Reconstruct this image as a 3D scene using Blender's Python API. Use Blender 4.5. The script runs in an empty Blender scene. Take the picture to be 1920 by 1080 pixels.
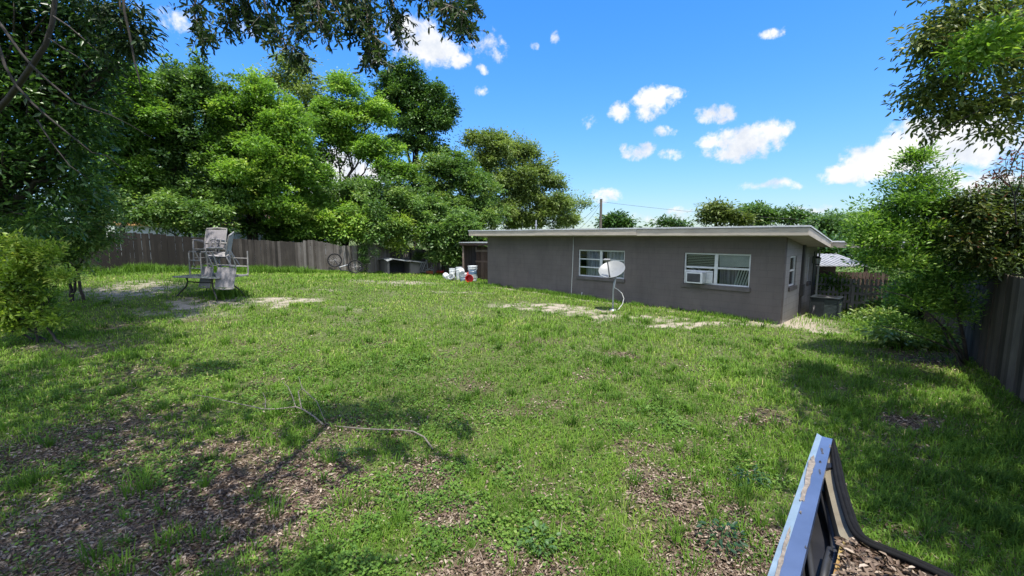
import bpy, bmesh, math, random
import numpy as np
from mathutils import Vector, Matrix

random.seed(7)
R = np.random.default_rng(11)
C = bpy.context.scene.collection
SKY_STR, SKY_SAT, SKY_HUE, CLOUD_STR, SUN_STR, EXPO, SKY_K = 0.15, 1.25, 0.505, 0.41, 2.9, 1.4, 0.26
scene = bpy.context.scene

# ------------------------------------------------------------------ camera geometry
F = 815.0
TH = math.radians(6.75)
CH = 2.55
ct, st = math.cos(TH), math.sin(TH)


def ray(u, v):
    x = (u - 960) / F
    y = -(v - 540) / F
    return np.array([x, ct + y * st, -st + y * ct])


def gp(u, v, z=0.0):
    """point where the sight line through (u, v) meets the height z"""
    r = ray(u, v)
    return np.array([0, 0, CH]) + r * ((z - CH) / r[2])


def at(u, v, Y):
    """point on the sight line through (u, v) at distance Y"""
    r = ray(u, v)
    return np.array([0, 0, CH]) + r * (Y / r[1])


# ------------------------------------------------------------------ noise
def _hash(ix, iy, s):
    h = (ix * 374761393 + iy * 668265263 + s * 1442695041) & 0xFFFFFFFF
    h = ((h ^ (h >> 13)) * 1274126177) & 0xFFFFFFFF
    return ((h ^ (h >> 16)) & 0xFFFF) / 65535.0


def vnoise(x, y, s=0):
    x = np.asarray(x, float)
    y = np.asarray(y, float)
    ix = np.floor(x).astype(np.int64)
    iy = np.floor(y).astype(np.int64)
    fx = x - ix
    fy = y - iy
    fx = fx * fx * (3 - 2 * fx)
    fy = fy * fy * (3 - 2 * fy)
    a = _hash(ix, iy, s)
    b = _hash(ix + 1, iy, s)
    c = _hash(ix, iy + 1, s)
    d = _hash(ix + 1, iy + 1, s)
    return (a * (1 - fx) + b * fx) * (1 - fy) + (c * (1 - fx) + d * fx) * fy


def fbm(x, y, s=0, o=4):
    t = 0
    amp = 0.5
    n = 0
    for k in range(o):
        t = t + amp * vnoise(x * 2 ** k, y * 2 ** k, s + k)
        n += amp
        amp *= 0.55
    return t / n


def sstep(a, b, x):
    t = np.clip((x - a) / (b - a), 0, 1)
    return t * t * (3 - 2 * t)


# ------------------------------------------------------------------ terrain
FB = np.array([-5.85, 29.7])
FD = np.array([0.695, 0.719])
FD = FD / np.linalg.norm(FD)


def height(x, y):
    x = np.asarray(x, float)
    y = np.asarray(y, float)
    s = -((x - FB[0]) * FD[0] + (y - FB[1]) * FD[1])
    z = np.clip(0.03 + 0.0695 * np.clip(s, 0, 17.5), 0, 1.2) * sstep(0, 2.5, s + 1) * sstep(5, 20.5, y)
    amp = sstep(0, 2, np.abs(y) + 0.0)
    return z + (fbm(x * 0.5, y * 0.5, 3, 3) - 0.5) * 0.09 * amp + (fbm(x * 2.3, y * 2.3, 9, 2) - 0.5) * 0.03


def onground(u, v):
    z = 0.0
    for _ in range(12):
        p = gp(u, v, z)
        z = float(height(p[0], p[1]))
    return gp(u, v, z)


# ------------------------------------------------------------------ materials
def _new(name):
    m = bpy.data.materials.new(name)
    m.use_nodes = True
    nt = m.node_tree
    b = nt.nodes.get('Principled BSDF')
    return m, nt, b


def node(nt, typ, **kw):
    n = nt.nodes.new(typ)
    for k, v in kw.items():
        setattr(n, k, v)
    return n


def ramp(nt, fac, stops):
    r = nt.nodes.new('ShaderNodeValToRGB')
    e = r.color_ramp.elements
    while len(e) < len(stops):
        e.new(0.5)
    for k, (p, c) in enumerate(stops):
        e[k].position = p
        e[k].color = (c[0], c[1], c[2], 1)
    nt.links.new(fac, r.inputs[0])
    return r.outputs[0]


def noise_tex(nt, scale, detail=4, rough=0.6, coord='Object', vec_scale=None):
    tc = nt.nodes.new('ShaderNodeTexCoord')
    n = nt.nodes.new('ShaderNodeTexNoise')
    n.inputs['Scale'].default_value = scale
    n.inputs['Detail'].default_value = detail
    n.inputs['Roughness'].default_value = rough
    if vec_scale:
        mp = nt.nodes.new('ShaderNodeMapping')
        mp.inputs['Scale'].default_value = vec_scale
        nt.links.new(tc.outputs[coord], mp.inputs[0])
        nt.links.new(mp.outputs[0], n.inputs['Vector'])
    else:
        nt.links.new(tc.outputs[coord], n.inputs['Vector'])
    return n.outputs['Fac']


def bump(nt, b, h, strength=0.3, dist=0.01):
    bp = nt.nodes.new('ShaderNodeBump')
    bp.inputs['Strength'].default_value = strength
    bp.inputs['Distance'].default_value = dist
    nt.links.new(h, bp.inputs['Height'])
    nt.links.new(bp.outputs[0], b.inputs['Normal'])
    return bp


def simple(name, col, rough=0.6, metal=0.0, var=0.25, scale=6.0, col2=None, spec=0.4, vs=None, bmp=0.0, coat=0.0):
    """painted / plain material with uneven wear"""
    m, nt, b = _new(name)
    c2 = col2 or tuple(c * (1 - var) for c in col)
    c1 = tuple(min(1, c * (1 + var * 0.5)) for c in col) if col2 is None else col
    f = noise_tex(nt, scale, 5, 0.65, vec_scale=vs)
    nt.links.new(ramp(nt, f, [(0.32, c2), (0.68, c1)]), b.inputs['Base Color'])
    b.inputs['Roughness'].default_value = rough
    b.inputs['Metallic'].default_value = metal
    b.inputs['Specular IOR Level'].default_value = spec
    b.inputs['Coat Weight'].default_value = coat
    if bmp:
        bump(nt, b, f, bmp, 0.01)
    return m


def leafmat(name, stops, trans=0.35, rough=0.5, spec=0.35, tcol=1.5):
    """stops: colours over the per-leaf 'tint' attribute"""
    m, nt, b = _new(name)
    a = node(nt, 'ShaderNodeAttribute', attribute_name='tint')
    col = ramp(nt, a.outputs['Fac'], stops)
    nt.links.new(col, b.inputs['Base Color'])
    b.inputs['Roughness'].default_value = rough
    b.inputs['Specular IOR Level'].default_value = spec
    if trans > 0:
        t = nt.nodes.new('ShaderNodeBsdfTranslucent')
        mul = node(nt, 'ShaderNodeMix', data_type='RGBA', blend_type='MULTIPLY')
        mul.inputs[0].default_value = 1.0
        nt.links.new(col, mul.inputs[6])
        mul.inputs[7].default_value = (tcol * 1.0, tcol * 1.05, tcol * 0.55, 1)
        nt.links.new(mul.outputs[2], t.inputs['Color'])
        mx = nt.nodes.new('ShaderNodeMixShader')
        mx.inputs[0].default_value = trans
        nt.links.new(b.outputs[0], mx.inputs[1])
        nt.links.new(t.outputs[0], mx.inputs[2])
        nt.links.new(mx.outputs[0], nt.nodes['Material Output'].inputs['Surface'])
    return m


def woodmat(name, stops, rough=0.85, grain=(60, 60, 2.2)):
    """boards: colour per board from 'tint', plus lengthwise grain and stains"""
    m, nt, b = _new(name)
    a = node(nt, 'ShaderNodeAttribute', attribute_name='tint')
    g = noise_tex(nt, 1.0, 6, 0.7, vec_scale=grain)
    s = noise_tex(nt, 1.3, 4, 0.6)
    ad = node(nt, 'ShaderNodeMath', operation='MULTIPLY_ADD')
    nt.links.new(g, ad.inputs[0])
    ad.inputs[1].default_value = 0.9
    nt.links.new(a.outputs['Fac'], ad.inputs[2])
    ad2 = node(nt, 'ShaderNodeMath', operation='MULTIPLY_ADD')
    nt.links.new(s, ad2.inputs[0])
    ad2.inputs[1].default_value = 0.8
    nt.links.new(ad.outputs[0], ad2.inputs[2])
    sc = node(nt, 'ShaderNodeMath', operation='MULTIPLY_ADD')
    nt.links.new(ad2.outputs[0], sc.inputs[0])
    sc.inputs[1].default_value = 0.55
    sc.inputs[2].default_value = -0.2
    nt.links.new(ramp(nt, sc.outputs[0], stops), b.inputs['Base Color'])
    b.inputs['Roughness'].default_value = rough
    b.inputs['Specular IOR Level'].default_value = 0.2
    bump(nt, b, g, 0.5, 0.006)
    return m


# ------------------------------------------------------------------ object helpers
def link(name, me, mat=None, parent=None):
    o = bpy.data.objects.new(name, me)
    C.objects.link(o)
    if mat is not None:
        me.materials.append(mat)
    if parent is not None:
        o.parent = parent
    return o


def tag(o, label, cat, group=None, kind=None):
    if label:
        o['label'] = label
    if cat:
        o['category'] = cat
    if group:
        o['group'] = group
    if kind:
        o['kind'] = kind
    return o


def thing(name, label, cat, loc=(0, 0, 0), rot=(0, 0, 0), group=None):
    o = bpy.data.objects.new(name, None)
    o.empty_display_size = 0.2
    C.objects.link(o)
    o.location = loc
    o.rotation_euler = rot
    return tag(o, label, cat, group)


class MB:
    """collects faces, builds ONE mesh"""

    def __init__(s):
        s.v = []
        s.f = []
        s.t = []
        s.M = Matrix.Identity(4)

    def add(s, vs, fs, tint=0.5):
        k = len(s.v)
        for p in vs:
            s.v.append(tuple(s.M @ Vector(p)))
        for f in fs:
            s.f.append(tuple(i + k for i in f))
            s.t.append(tint)

    def box(s, x0, x1, y0, y1, z0, z1, tint=0.5):
        s.add([(x0, y0, z0), (x1, y0, z0), (x1, y1, z0), (x0, y1, z0), (x0, y0, z1), (x1, y0, z1), (x1, y1, z1), (x0, y1, z1)],
              [(0, 3, 2, 1), (4, 5, 6, 7), (0, 1, 5, 4), (1, 2, 6, 5), (2, 3, 7, 6), (3, 0, 4, 7)], tint)

    def tube(s, pts, rad, n=8, tint=0.5, flat=1.0):
        pts = [Vector(p) for p in pts]
        if not hasattr(rad, '__len__'):
            rad = [rad] * len(pts)
        rings = []
        vs = []
        up = Vector((0, 0, 1))
        prev = None
        for i, p in enumerate(pts):
            d = (pts[min(i + 1, len(pts) - 1)] - pts[max(i - 1, 0)])
            if d.length < 1e-9:
                d = Vector((0, 0, 1))
            d.normalize()
            if prev is None:
                a = d.cross(up)
                if a.length < 0.05:
                    a = d.cross(Vector((1, 0, 0)))
            else:
                a = prev - d * prev.dot(d)
            a.normalize()
            prev = a
            b = d.cross(a)
            for k in range(n):
                t = 2 * math.pi * k / n
                vs.append(p + (a * math.cos(t) + b * math.sin(t) * flat) * rad[i])
        fs = []
        for i in range(len(pts) - 1):
            for k in range(n):
                k2 = (k + 1) % n
                fs.append((i * n + k, i * n + k2, (i + 1) * n + k2, (i + 1) * n + k))
        fs.append(tuple(range(n - 1, -1, -1)))
        fs.append(tuple((len(pts) - 1) * n + k for k in range(n)))
        s.add(vs, fs, tint)

    def lathe(s, prof, n=20, tint=0.5, cap0=True, cap1=True):
        vs = []
        for (r, z) in prof:
            for k in range(n):
                t = 2 * math.pi * k / n
                vs.append((r * math.cos(t), r * math.sin(t), z))
        fs = []
        for i in range(len(prof) - 1):
            for k in range(n):
                k2 = (k + 1) % n
                fs.append((i * n + k, i * n + k2, (i + 1) * n + k2, (i + 1) * n + k))
        if cap0:
            fs.append(tuple(range(n - 1, -1, -1)))
        if cap1:
            fs.append(tuple((len(prof) - 1) * n + k for k in range(n)))
        s.add(vs, fs, tint)

    def torus(s, R_, r, n=36, m=8, tint=0.5):
        """ring in the xz plane"""
        vs = []
        for i in range(n):
            a = 2 * math.pi * i / n
            for j in range(m):
                b = 2 * math.pi * j / m
                q = R_ + r * math.cos(b)
                vs.append((q * math.cos(a), r * math.sin(b), q * math.sin(a)))
        fs = []
        for i in range(n):
            for j in range(m):
                fs.append((i * m + j, ((i + 1) % n) * m + j, ((i + 1) % n) * m + (j + 1) % m, i * m + (j + 1) % m))
        s.add(vs, fs, tint)

    def slab(s, top, thick, tint=0.5):
        """polygon of 3d points, given thickness downwards"""
        n = len(top)
        vs = [tuple(p) for p in top] + [(p[0], p[1], p[2] - thick) for p in top]
        fs = [tuple(range(n)), tuple(range(2 * n - 1, n - 1, -1))]
        for k in range(n):
            k2 = (k + 1) % n
            fs.append((k, n + k, n + k2, k2))
        s.add(vs, fs, tint)

    def build(s, name, mat, parent=None, smooth=False, bevel=0.0):
        me = bpy.data.meshes.new(name)
        me.from_pydata(s.v, [], s.f)
        bm = bmesh.new()
        bm.from_mesh(me)
        bmesh.ops.recalc_face_normals(bm, faces=bm.faces)
        bm.to_mesh(me)
        bm.free()
        at_ = me.attributes.new('tint', 'FLOAT', 'FACE')
        at_.data.foreach_set('value', s.t)
        if smooth:
            me.polygons.foreach_set('use_smooth', [True] * len(me.polygons))
        o = link(name, me, mat, parent)
        if smooth == 'auto':
            me.set_sharp_from_angle(angle=math.radians(40))
        if bevel:
            md = o.modifiers.new('edge', 'BEVEL')
            md.width = bevel
            md.segments = 2
            md.limit_method = 'ANGLE'
        return o


def nrm(a):
    return a / (np.linalg.norm(a, axis=-1, keepdims=True) + 1e-9)


class Bag:
    """leaf-sized faces by the thousand, built as one mesh"""

    def __init__(s):
        s.V = []
        s.Fc = []
        s.T = []
        s.n = 0

    def leaves(s, P, D, N, L, W, tint, fold=0.2, hexa=False):
        n = len(P)
        D = nrm(D)
        S = nrm(np.cross(D, N))
        N = np.cross(S, D)
        L = np.broadcast_to(np.asarray(L, float), (n,))[:, None]
        W = np.broadcast_to(np.asarray(W, float), (n,))[:, None]
        tint = np.broadcast_to(np.asarray(tint, float), (n,))
        if hexa:
            droop = N * L * 0.12
            v = np.stack([P, P + D * L * .3 + S * W * .42 + N * W * fold, P + D * L * .7 + S * W * .46 + N * W * fold - droop * .4, P + D * L - droop,
                          P + D * L * .7 - S * W * .46 + N * W * fold - droop * .4, P + D * L * .3 - S * W * .42 + N * W * fold], 1)
            idx = np.arange(n)[:, None] * 6 + s.n
            s.Fc.append(np.concatenate([idx + np.array([[0, 1, 2, 3]]), idx + np.array([[0, 3, 4, 5]])]))
            k = 6
        else:
            m = P + D * L * .45
            v = np.stack([P, m + S * W * .5 + N * W * fold, P + D * L, m - S * W * .5 + N * W * fold], 1)
            idx = np.arange(n)[:, None] * 4 + s.n
            s.Fc.append(np.concatenate([idx + np.array([[0, 1, 2]]), idx + np.array([[0, 2, 3]])]))
            k = 4
        s.V.append(v.reshape(-1, 3))
        s.T.append(np.concatenate([tint, tint]))
        s.n += n * k

    def blades(s, P, D, L, W, bend, tint):
        """grass blade: quad + tip"""
        n = len(P)
        L = L[:, None]
        W = W[:, None]
        up = np.zeros((n, 3))
        up[:, 2] = 1
        S = np.stack([-D[:, 1], D[:, 0], np.zeros(n)], 1)
        b = bend[:, None]
        m = P + up * L * .55 + D * L * b * .3
        t = P + up * L * (1 - .35 * b) + D * L * b
        v = np.stack([P - S * W * .5, P + S * W * .5, m + S * W * .42, m - S * W * .42, t], 1)
        idx = np.arange(n)[:, None] * 5 + s.n
        s.Fc.append(idx + np.array([[0, 1, 2, 3]]))
        s.Fc.append(idx + np.array([[3, 2, 4]]))
        s.V.append(v.reshape(-1, 3))
        s.T.append(tint)
        s.T.append(tint)
        s.n += n * 5

    def build(s, name, mat, parent=None):
        V = np.concatenate(s.V).astype(np.float32)
        ln = np.concatenate([np.full(len(f), f.shape[1], np.int32) for f in s.Fc])
        loops = np.concatenate([f.ravel() for f in s.Fc]).astype(np.int32)
        T = np.concatenate(s.T).astype(np.float32)
        me = bpy.data.meshes.new(name)
        me.vertices.add(len(V))
        me.vertices.foreach_set('co', V.ravel())
        me.loops.add(len(loops))
        me.loops.foreach_set('vertex_index', loops)
        me.polygons.add(len(ln))
        me.polygons.foreach_set('loop_start', np.concatenate([[0], np.cumsum(ln)[:-1]]).astype(np.int32))
        me.update(calc_edges=True)
        a = me.attributes.new('tint', 'FLOAT', 'FACE')
        a.data.foreach_set('value', T)
        return link(name, me, mat, parent)


def sph(n):
    v = R.normal(size=(n, 3))
    return nrm(v)


def blobs_px(lst, Y, dy=1.0):
    """ellipsoids given as (u, v, ru, rv[, dY]) seen from the photo's viewpoint, at distance Y"""
    out = []
    for b in lst:
        d = Y + (b[4] if len(b) > 4 else 0)
        c = at(b[0], b[1], d)
        out.append((c, np.array([b[2] * d / F, 0.5 * (b[2] + b[3]) * d / F * dy, b[3] * d / F])))
    return out


def crown(bag, blobs, n, per, cs, L, W, tint=(0.2, 0.8), up=0.8, droop=0.2, inner=0.45, hexa=False, flat=0.6, sub=24, lump=(.13, .36), loose=.12):
    """leafy boughs (sub-blobs) over each ellipsoid; n clumps of `per` leaves over the upper shells of the boughs"""
    w = np.array([b[1][0] * b[1][2] + b[1][1] * b[1][2] for b in blobs])
    sc = []
    sr = []
    for b in blobs:
        for k in range(sub):
            d = sph(1)[0]
            if d[2] < -.55:
                d[2] *= -.6
            q = (.25 + .85 * R.random()) if k else 0.0
            sc.append(b[0] + d * b[1] * q)
            sr.append(b[1] * (lump[0] + (lump[1] - lump[0]) * R.random()) * np.array([1, 1, .75 + .55 * R.random()]))
    sc = np.array(sc)
    sr = np.array(sr)
    ws = np.repeat(w / w.sum(), sub) * (.6 + .8 * R.random(len(sc)))
    pick = R.choice(len(sc), n, p=ws / ws.sum())
    bt = R.normal(size=len(sc)) * .17
    d = sph(n)
    d[:, 2] = np.where((d[:, 2] < -.3) & (R.random(n) < .5), -d[:, 2], d[:, 2])
    r = 1 - inner * R.random(n) ** 1.5
    c = sc[pick] + d * sr[pick] * r[:, None]
    lo_ = R.random(n) < loose
    bi = pick // sub
    bc = np.array([b[0] for b in blobs])[bi]
    br_ = np.array([b[1] for b in blobs])[bi]
    c = np.where(lo_[:, None], bc + d * br_ * (.25 + .8 * R.random(n) ** .6)[:, None], c)
    csz = cs * np.where(lo_, 1.25, 1.0) * (0.5 + 0.8 * R.random(n))
    tc = tint[0] + (tint[1] - tint[0]) * (0.5 * R.random(n) + 0.5 * fbm(c[:, 0] * .5 + 30, c[:, 2] * .5 + c[:, 1] * .3 + 70, 8, 2)) + bt[pick]
    m = n * per
    ii = np.repeat(np.arange(n), per)
    off = R.normal(size=(m, 3)) * csz[ii][:, None] * np.array([1, 1, flat])
    P = c[ii] + off
    hd = nrm(off * np.array([1, 1, .6]))
    D = hd * 0.75 + d[ii] * np.array([.45, .45, .15]) + R.normal(size=(m, 3)) * 0.35 - np.array([0, 0, droop])
    N = R.normal(size=(m, 3)) * 0.34 + nrm(off) * .35 + d[ii] * 0.5 + np.array([0, 0, up])
    ls = 0.7 + 0.6 * R.random(m)
    bag.leaves(P, D, N, L * ls, W * ls, np.clip(tc[ii] + R.normal(size=m) * 0.10, 0, 1), 0.22, hexa)


def limb(mb, a, b, r0, r1, n=6, wob=0.06, seg=6, sag=0.0):
    a = np.array(a, float)
    b = np.array(b, float)
    L = np.linalg.norm(b - a)
    pts = []
    rr = []
    for k in range(seg + 1):
        t = k / seg
        p = a + (b - a) * t
        if 0 < k:
            p = p + R.normal(size=3) * wob * L * (0.3 if k == seg else 0.5) * 0.5
        p[2] += sag * L * 4 * t * (1 - t)
        pts.append(p)
        rr.append(r0 + (r1 - r0) * t)
    mb.tube(pts, rr, n)
    return pts

# ------------------------------------------------------------------ ground cover maps
def patch(lst):
    out = []
    for (u, v, ru, rv, a) in lst:
        p = onground(u, v)
        q = onground(u, v - rv * 0.9)
        w = onground(u + ru, v)
        out.append((p[0], p[1], max(0.1, abs(w[0] - p[0])), max(0.1, abs(q[1] - p[1]) / 0.9), a))
    return out


LIT = patch([(380, 600, 60, 7, .55), (440, 645, 50, 7, .49), (300, 690, 70, 9, .49), (520, 650, 40, 6, .43), (700, 640, 50, 7, .43), (620, 600, 50, 6, .37), (1000, 640, 60, 7, .43), (1110, 705, 50, 9, .43), (900, 720, 60, 9, .43), (560, 690, 60, 8, .43), (1260, 680, 50, 7, .37), (480, 720, 60, 9, .37), (230, 610, 60, 6, .49), (1050, 760, 60, 10, .43), (1500, 690, 50, 7, .37), (330, 960, 330, 130, 1), (120, 1040, 260, 120, .9), (170, 830, 200, 50, .8), (560, 880, 100, 60, .9), (420, 850, 90, 40, .8), (640, 800, 60, 25, .6), (250, 770, 120, 22, .5),
             (1330, 1040, 130, 60, 1), (1250, 930, 110, 55, .8), (1420, 1000, 60, 60, .9), (930, 1070, 150, 40, .8), (800, 890, 60, 30, .8), (850, 960, 80, 30, .7),
             (1400, 790, 70, 22, .7), (1200, 850, 60, 25, .5), (1690, 780, 50, 20, .8), (1760, 668, 110, 18, .9), (870, 660, 60, 9, .35), (150, 650, 130, 14, .5), (230, 700, 120, 16, .45), (1180, 664, 30, 8, .7),
             (950, 770, 70, 16, .5), (760, 800, 40, 16, .5), (640, 900, 70, 40, .9)])
SAND = patch([(400, 567, 110, 11, 1), (535, 565, 62, 7, 1.1), (250, 543, 90, 9, .8), (330, 590, 120, 8, .5), (1065, 580, 75, 9, 1.1), (1135, 597, 75, 6, 1), (990, 572, 55, 5, .7), (1500, 610, 55, 13, 1.3), (1330, 609, 120, 6, 1),
              (1230, 598, 60, 5, 1), (760, 530, 70, 4, .9), (690, 527, 60, 3, .6), (610, 545, 60, 4, .4), (660, 575, 60, 5, .35), (860, 548, 60, 3, .6), (300, 612, 80, 6, .35), (120, 1000, 180, 60, .55), (60, 1060, 120, 50, .7), (210, 930, 60, 20, .5),
              (200, 560, 70, 8, .5), (100, 650, 110, 9, .3)])
WEED = patch([(690, 1010, 170, 75, 1), (780, 930, 150, 40, .6), (1000, 970, 140, 60, .7), (1230, 790, 100, 35, .9), (880, 900, 120, 45, .6), (350, 880, 150, 30, .5), (600, 700, 260, 60, .6), (300, 720, 250, 50, .6), (1330, 690, 60, 25, .3), (150, 880, 100, 30, .4),
              (1700, 620, 120, 25, .6), (800, 780, 200, 40, .4), (1430, 880, 70, 40, .6)])


def pmap(x, y, lst, s):
    wx = x + (fbm(x * 1.3, y * 1.3, s, 4) - .5) * 1.1 * np.clip(y / 7, .35, 1.6)
    wy = y + (fbm(x * 1.3 + 40, y * 1.3, s + 3, 4) - .5) * 1.1 * np.clip(y / 7, .35, 1.6)
    m = np.zeros_like(x)
    for (cx, cy, rx, ry, a) in lst:
        d = ((wx - cx) / rx) ** 2 + ((wy - cy) / ry) ** 2
        m = np.maximum(m, a * np.clip(1.35 - d, 0, 1))
    return m


HO = np.array([7.496, 11.953])
HX = np.array([0.7141, -0.7001])
HY = np.array([0.7001, 0.7141])


def house_local(x, y):
    return (x - HO[0]) * HX[0] + (y - HO[1]) * HX[1], (x - HO[0]) * HY[0] + (y - HO[1]) * HY[1]


def coverage(x, y):
    n = fbm(x * 0.9, y * 0.9, 21, 4)
    n2 = fbm(x * 3.1, y * 3.1, 27, 3)
    lit = pmap(x, y, LIT, 31)
    sand = pmap(x, y, SAND, 37)
    # the lawn is threadbare in places
    thin = np.clip((0.47 - n) * 3.2 + (0.5 - n2) * 1.4, 0, 1) * sstep(40, 4, y) * 0.55
    lit = np.clip(lit * (0.42 + .98 * n2) + thin * .6 * sstep(9, 5, y), 0, 1)
    n3 = fbm(x * 5.5, y * 9.0, 29, 3)
    sand = np.clip(sand * (2.6 * np.clip(n3 - .28, 0, 1)) * (0.45 + 1.1 * n2) + thin * .25 * sstep(6, 12, y), 0, 1)
    hx, hy = house_local(x, y)
    strip = sstep(.55, .1, np.abs(hy + .35) * (0.7 + .6 * n2)) * sstep(-13, -9, hx) * (hx < .4) * 0.75
    sand = np.maximum(sand, strip * sstep(.35, .6, n))
    side = sstep(1.7, .3, hx) * (hx > -.2) * sstep(-.8, .2, hy) * sstep(4.5, 2.0, hy) * .9
    sand = np.maximum(sand, side * (0.5 + n2))
    grass = np.clip(1 - 1.15 * lit - 1.2 * sand - thin * .5, 0.0, 1)
    return grass, lit, sand


def blocked(x, y):
    hx, hy = house_local(x, y)
    b = (hx < .02) & (hx > -12.2) & (hy > -.02) & (hy < 9)
    b |= (hx > .15) & (hx < 1.15) & (hy > 1.95) & (hy < 2.95)
    b |= (x > .55) & (y < 2.3) & (y > (x - .85) * 1.15 + 1.0 - 1.6) & (y < (x - .85) * 1.18 + 1.3) & (x < 4)
    return b


# ground: one sheet to the horizon
def axis(lo, hi, step, far, k):
    a = list(np.arange(lo, hi + 1e-6, step))
    s = step
    left = []
    p = lo
    while p > -far:
        s *= k
        p -= s
        left.append(p)
    s = step
    right = []
    p = a[-1]
    while p < far:
        s *= k
        p += s
        right.append(p)
    return np.array(left[::-1] + a + right)


gx = axis(-20, 13, .11, 900, 1.35)
gy = axis(.4, 30, .11, 900, 1.35)
GX, GY = np.meshgrid(gx, gy)
gz = height(GX, GY)
gg, gl, gs = coverage(GX, GY)
nv = GX.size
me = bpy.data.meshes.new('ground')
me.vertices.add(nv)
me.vertices.foreach_set('co', np.stack([GX, GY, gz], -1).astype(np.float32).ravel())
ny, nx = GX.shape
ii = np.arange(nv).reshape(ny, nx)
q = np.stack([ii[:-1, :-1], ii[:-1, 1:], ii[1:, 1:], ii[1:, :-1]], -1).reshape(-1, 4)
me.loops.add(q.size)
me.loops.foreach_set('vertex_index', q.ravel().astype(np.int32))
me.polygons.add(len(q))
me.polygons.foreach_set('loop_start', (np.arange(len(q)) * 4).astype(np.int32))
me.update(calc_edges=True)
me.polygons.foreach_set('use_smooth', [True] * len(q))
for nm_, dat in (('litter', gl), ('sand', gs)):
    a = me.attributes.new(nm_, 'FLOAT', 'POINT')
    a.data.foreach_set('value', dat.astype(np.float32).ravel())
m, nt, b = _new('yard_soil')
nf = noise_tex(nt, 14, 6, .75)
nfine = noise_tex(nt, 60, 4, .7)
soil = ramp(nt, nf, [(.3, (.035, .05, .012)), (.55, (.075, .10, .024)), (.75, (.12, .13, .045))])
lit = ramp(nt, nfine, [(.3, (.03, .02, .014)), (.5, (.085, .06, .04)), (.7, (.19, .14, .10))])
snd = ramp(nt, nfine, [(.3, (.17, .145, .11)), (.5, (.31, .27, .21)), (.7, (.46, .41, .33))])
al = node(nt, 'ShaderNodeAttribute', attribute_name='litter')
asd = node(nt, 'ShaderNodeAttribute', attribute_name='sand')
m1 = node(nt, 'ShaderNodeMix', data_type='RGBA')
nt.links.new(al.outputs['Fac'], m1.inputs[0])
nt.links.new(soil, m1.inputs[6])
nt.links.new(lit, m1.inputs[7])
m2 = node(nt, 'ShaderNodeMix', data_type='RGBA')
sn = node(nt, 'ShaderNodeMath', operation='MULTIPLY_ADD')
nt.links.new(nf, sn.inputs[0])
sn.inputs[1].default_value = 1.2
sn.inputs[2].default_value = -.6
sa = node(nt, 'ShaderNodeMath', operation='MULTIPLY_ADD', use_clamp=True)
nt.links.new(asd.outputs['Fac'], sa.inputs[0])
sa.inputs[1].default_value = 1.15
nt.links.new(sn.outputs[0], sa.inputs[2])
nt.links.new(sa.outputs[0], m2.inputs[0])
nt.links.new(m1.outputs[2], m2.inputs[6])
nt.links.new(snd, m2.inputs[7])
nt.links.new(m2.outputs[2], b.inputs['Base Color'])
b.inputs['Roughness'].default_value = .95
b.inputs['Specular IOR Level'].default_value = .15
bump(nt, b, nfine, .6, .02)
g = link('ground', me, m)
g['kind'] = 'structure'
g['label'] = 'sandy back yard soil under patchy grass and dead leaves'

# ------------------------------------------------------------------ grass, weeds, dead leaves
grass_mat = leafmat('grass_blades', [(0, (.045, .095, .016)), (.35, (.092, .186, .024)), (.7, (.168, .285, .036)), (.9, (.25, .34, .066)), (1, (.42, .38, .17))], .3, .6, .12, 1.5)
clover_mat = leafmat('ground_cover_leaves', [(0, (.03, .075, .016)), (.5, (.095, .185, .028)), (.85, (.17, .26, .045)), (1, (.30, .27, .09))], .25, .5, .2, 1.4)
litter_mat = leafmat('dead_leaves', [(0, (.02, .015, .012)), (.3, (.085, .052, .033)), (.6, (.185, .135, .098)), (.85, (.31, .245, .185)), (1, (.40, .33, .26))], .1, .6, .3, 1.2)


def wedge(n, y0, y1, wid=1.32, pad=1.0, power=0.0):
    """points in front of the viewpoint, thinning with distance"""
    u = R.random(n)
    if power == 0:
        y = y0 * (y1 / y0) ** u
    else:
        y = (y0 ** power + u * (y1 ** power - y0 ** power)) ** (1 / power)
    x = (R.random(n) * 2 - 1) * (wid * y + pad)
    keep = (x > -21) & (x < 13.5) & ~blocked(x, y)
    s = -((x - FB[0]) * FD[0] + (y - FB[1]) * FD[1])
    # behind the back fence nothing is seen
    cr = (x - FB[0]) * FD[1] - (y - FB[1]) * FD[0]
    keep &= cr > -0.6
    return x[keep], y[keep]


gr = Bag()
x, y = wedge(640000, 1.3, 31)
cg, cl, cs_ = coverage(x, y)
clump = fbm(x * 2.6, y * 2.6, 51, 3)
big = fbm(x * .35, y * .35, 55, 3)
keep = R.random(len(x)) < cg * np.clip(.35 + 1.5 * (clump - .3), .12, 1)
x, y, cg, clump, big = x[keep], y[keep], cg[keep], clump[keep], big[keep]
n = len(x)
z = height(x, y)
ang = R.random(n) * 6.283
tall = sstep(.5, .72, clump) * sstep(.35, .6, big)
L = (.035 + .05 * R.random(n) + .075 * tall * R.random(n)) * (0.8 + .5 * big) * (1 + .028 * np.clip(y - 4, 0, 30))
lush = sstep(1, 7, x) * sstep(9, 5, y)
L *= 1 + .75 * lush
W = (.0036 + .0015 * R.random(n)) * (1 + .34 * np.clip(y - 1.5, 0, 40) ** .92)
tint = np.clip(.20 + .66 * fbm(x * .8, y * .8, 61, 3) + R.normal(size=n) * .13 + .10 * sstep(6, 14, y) - .25 * tall + (R.random(n) < .03) * .4 - .2 * lush, 0, 1)
gr.blades(np.stack([x, y, z - .004], 1), np.stack([np.cos(ang), np.sin(ang), np.zeros(n)], 1), L, W, .25 + .75 * R.random(n), tint)


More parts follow.
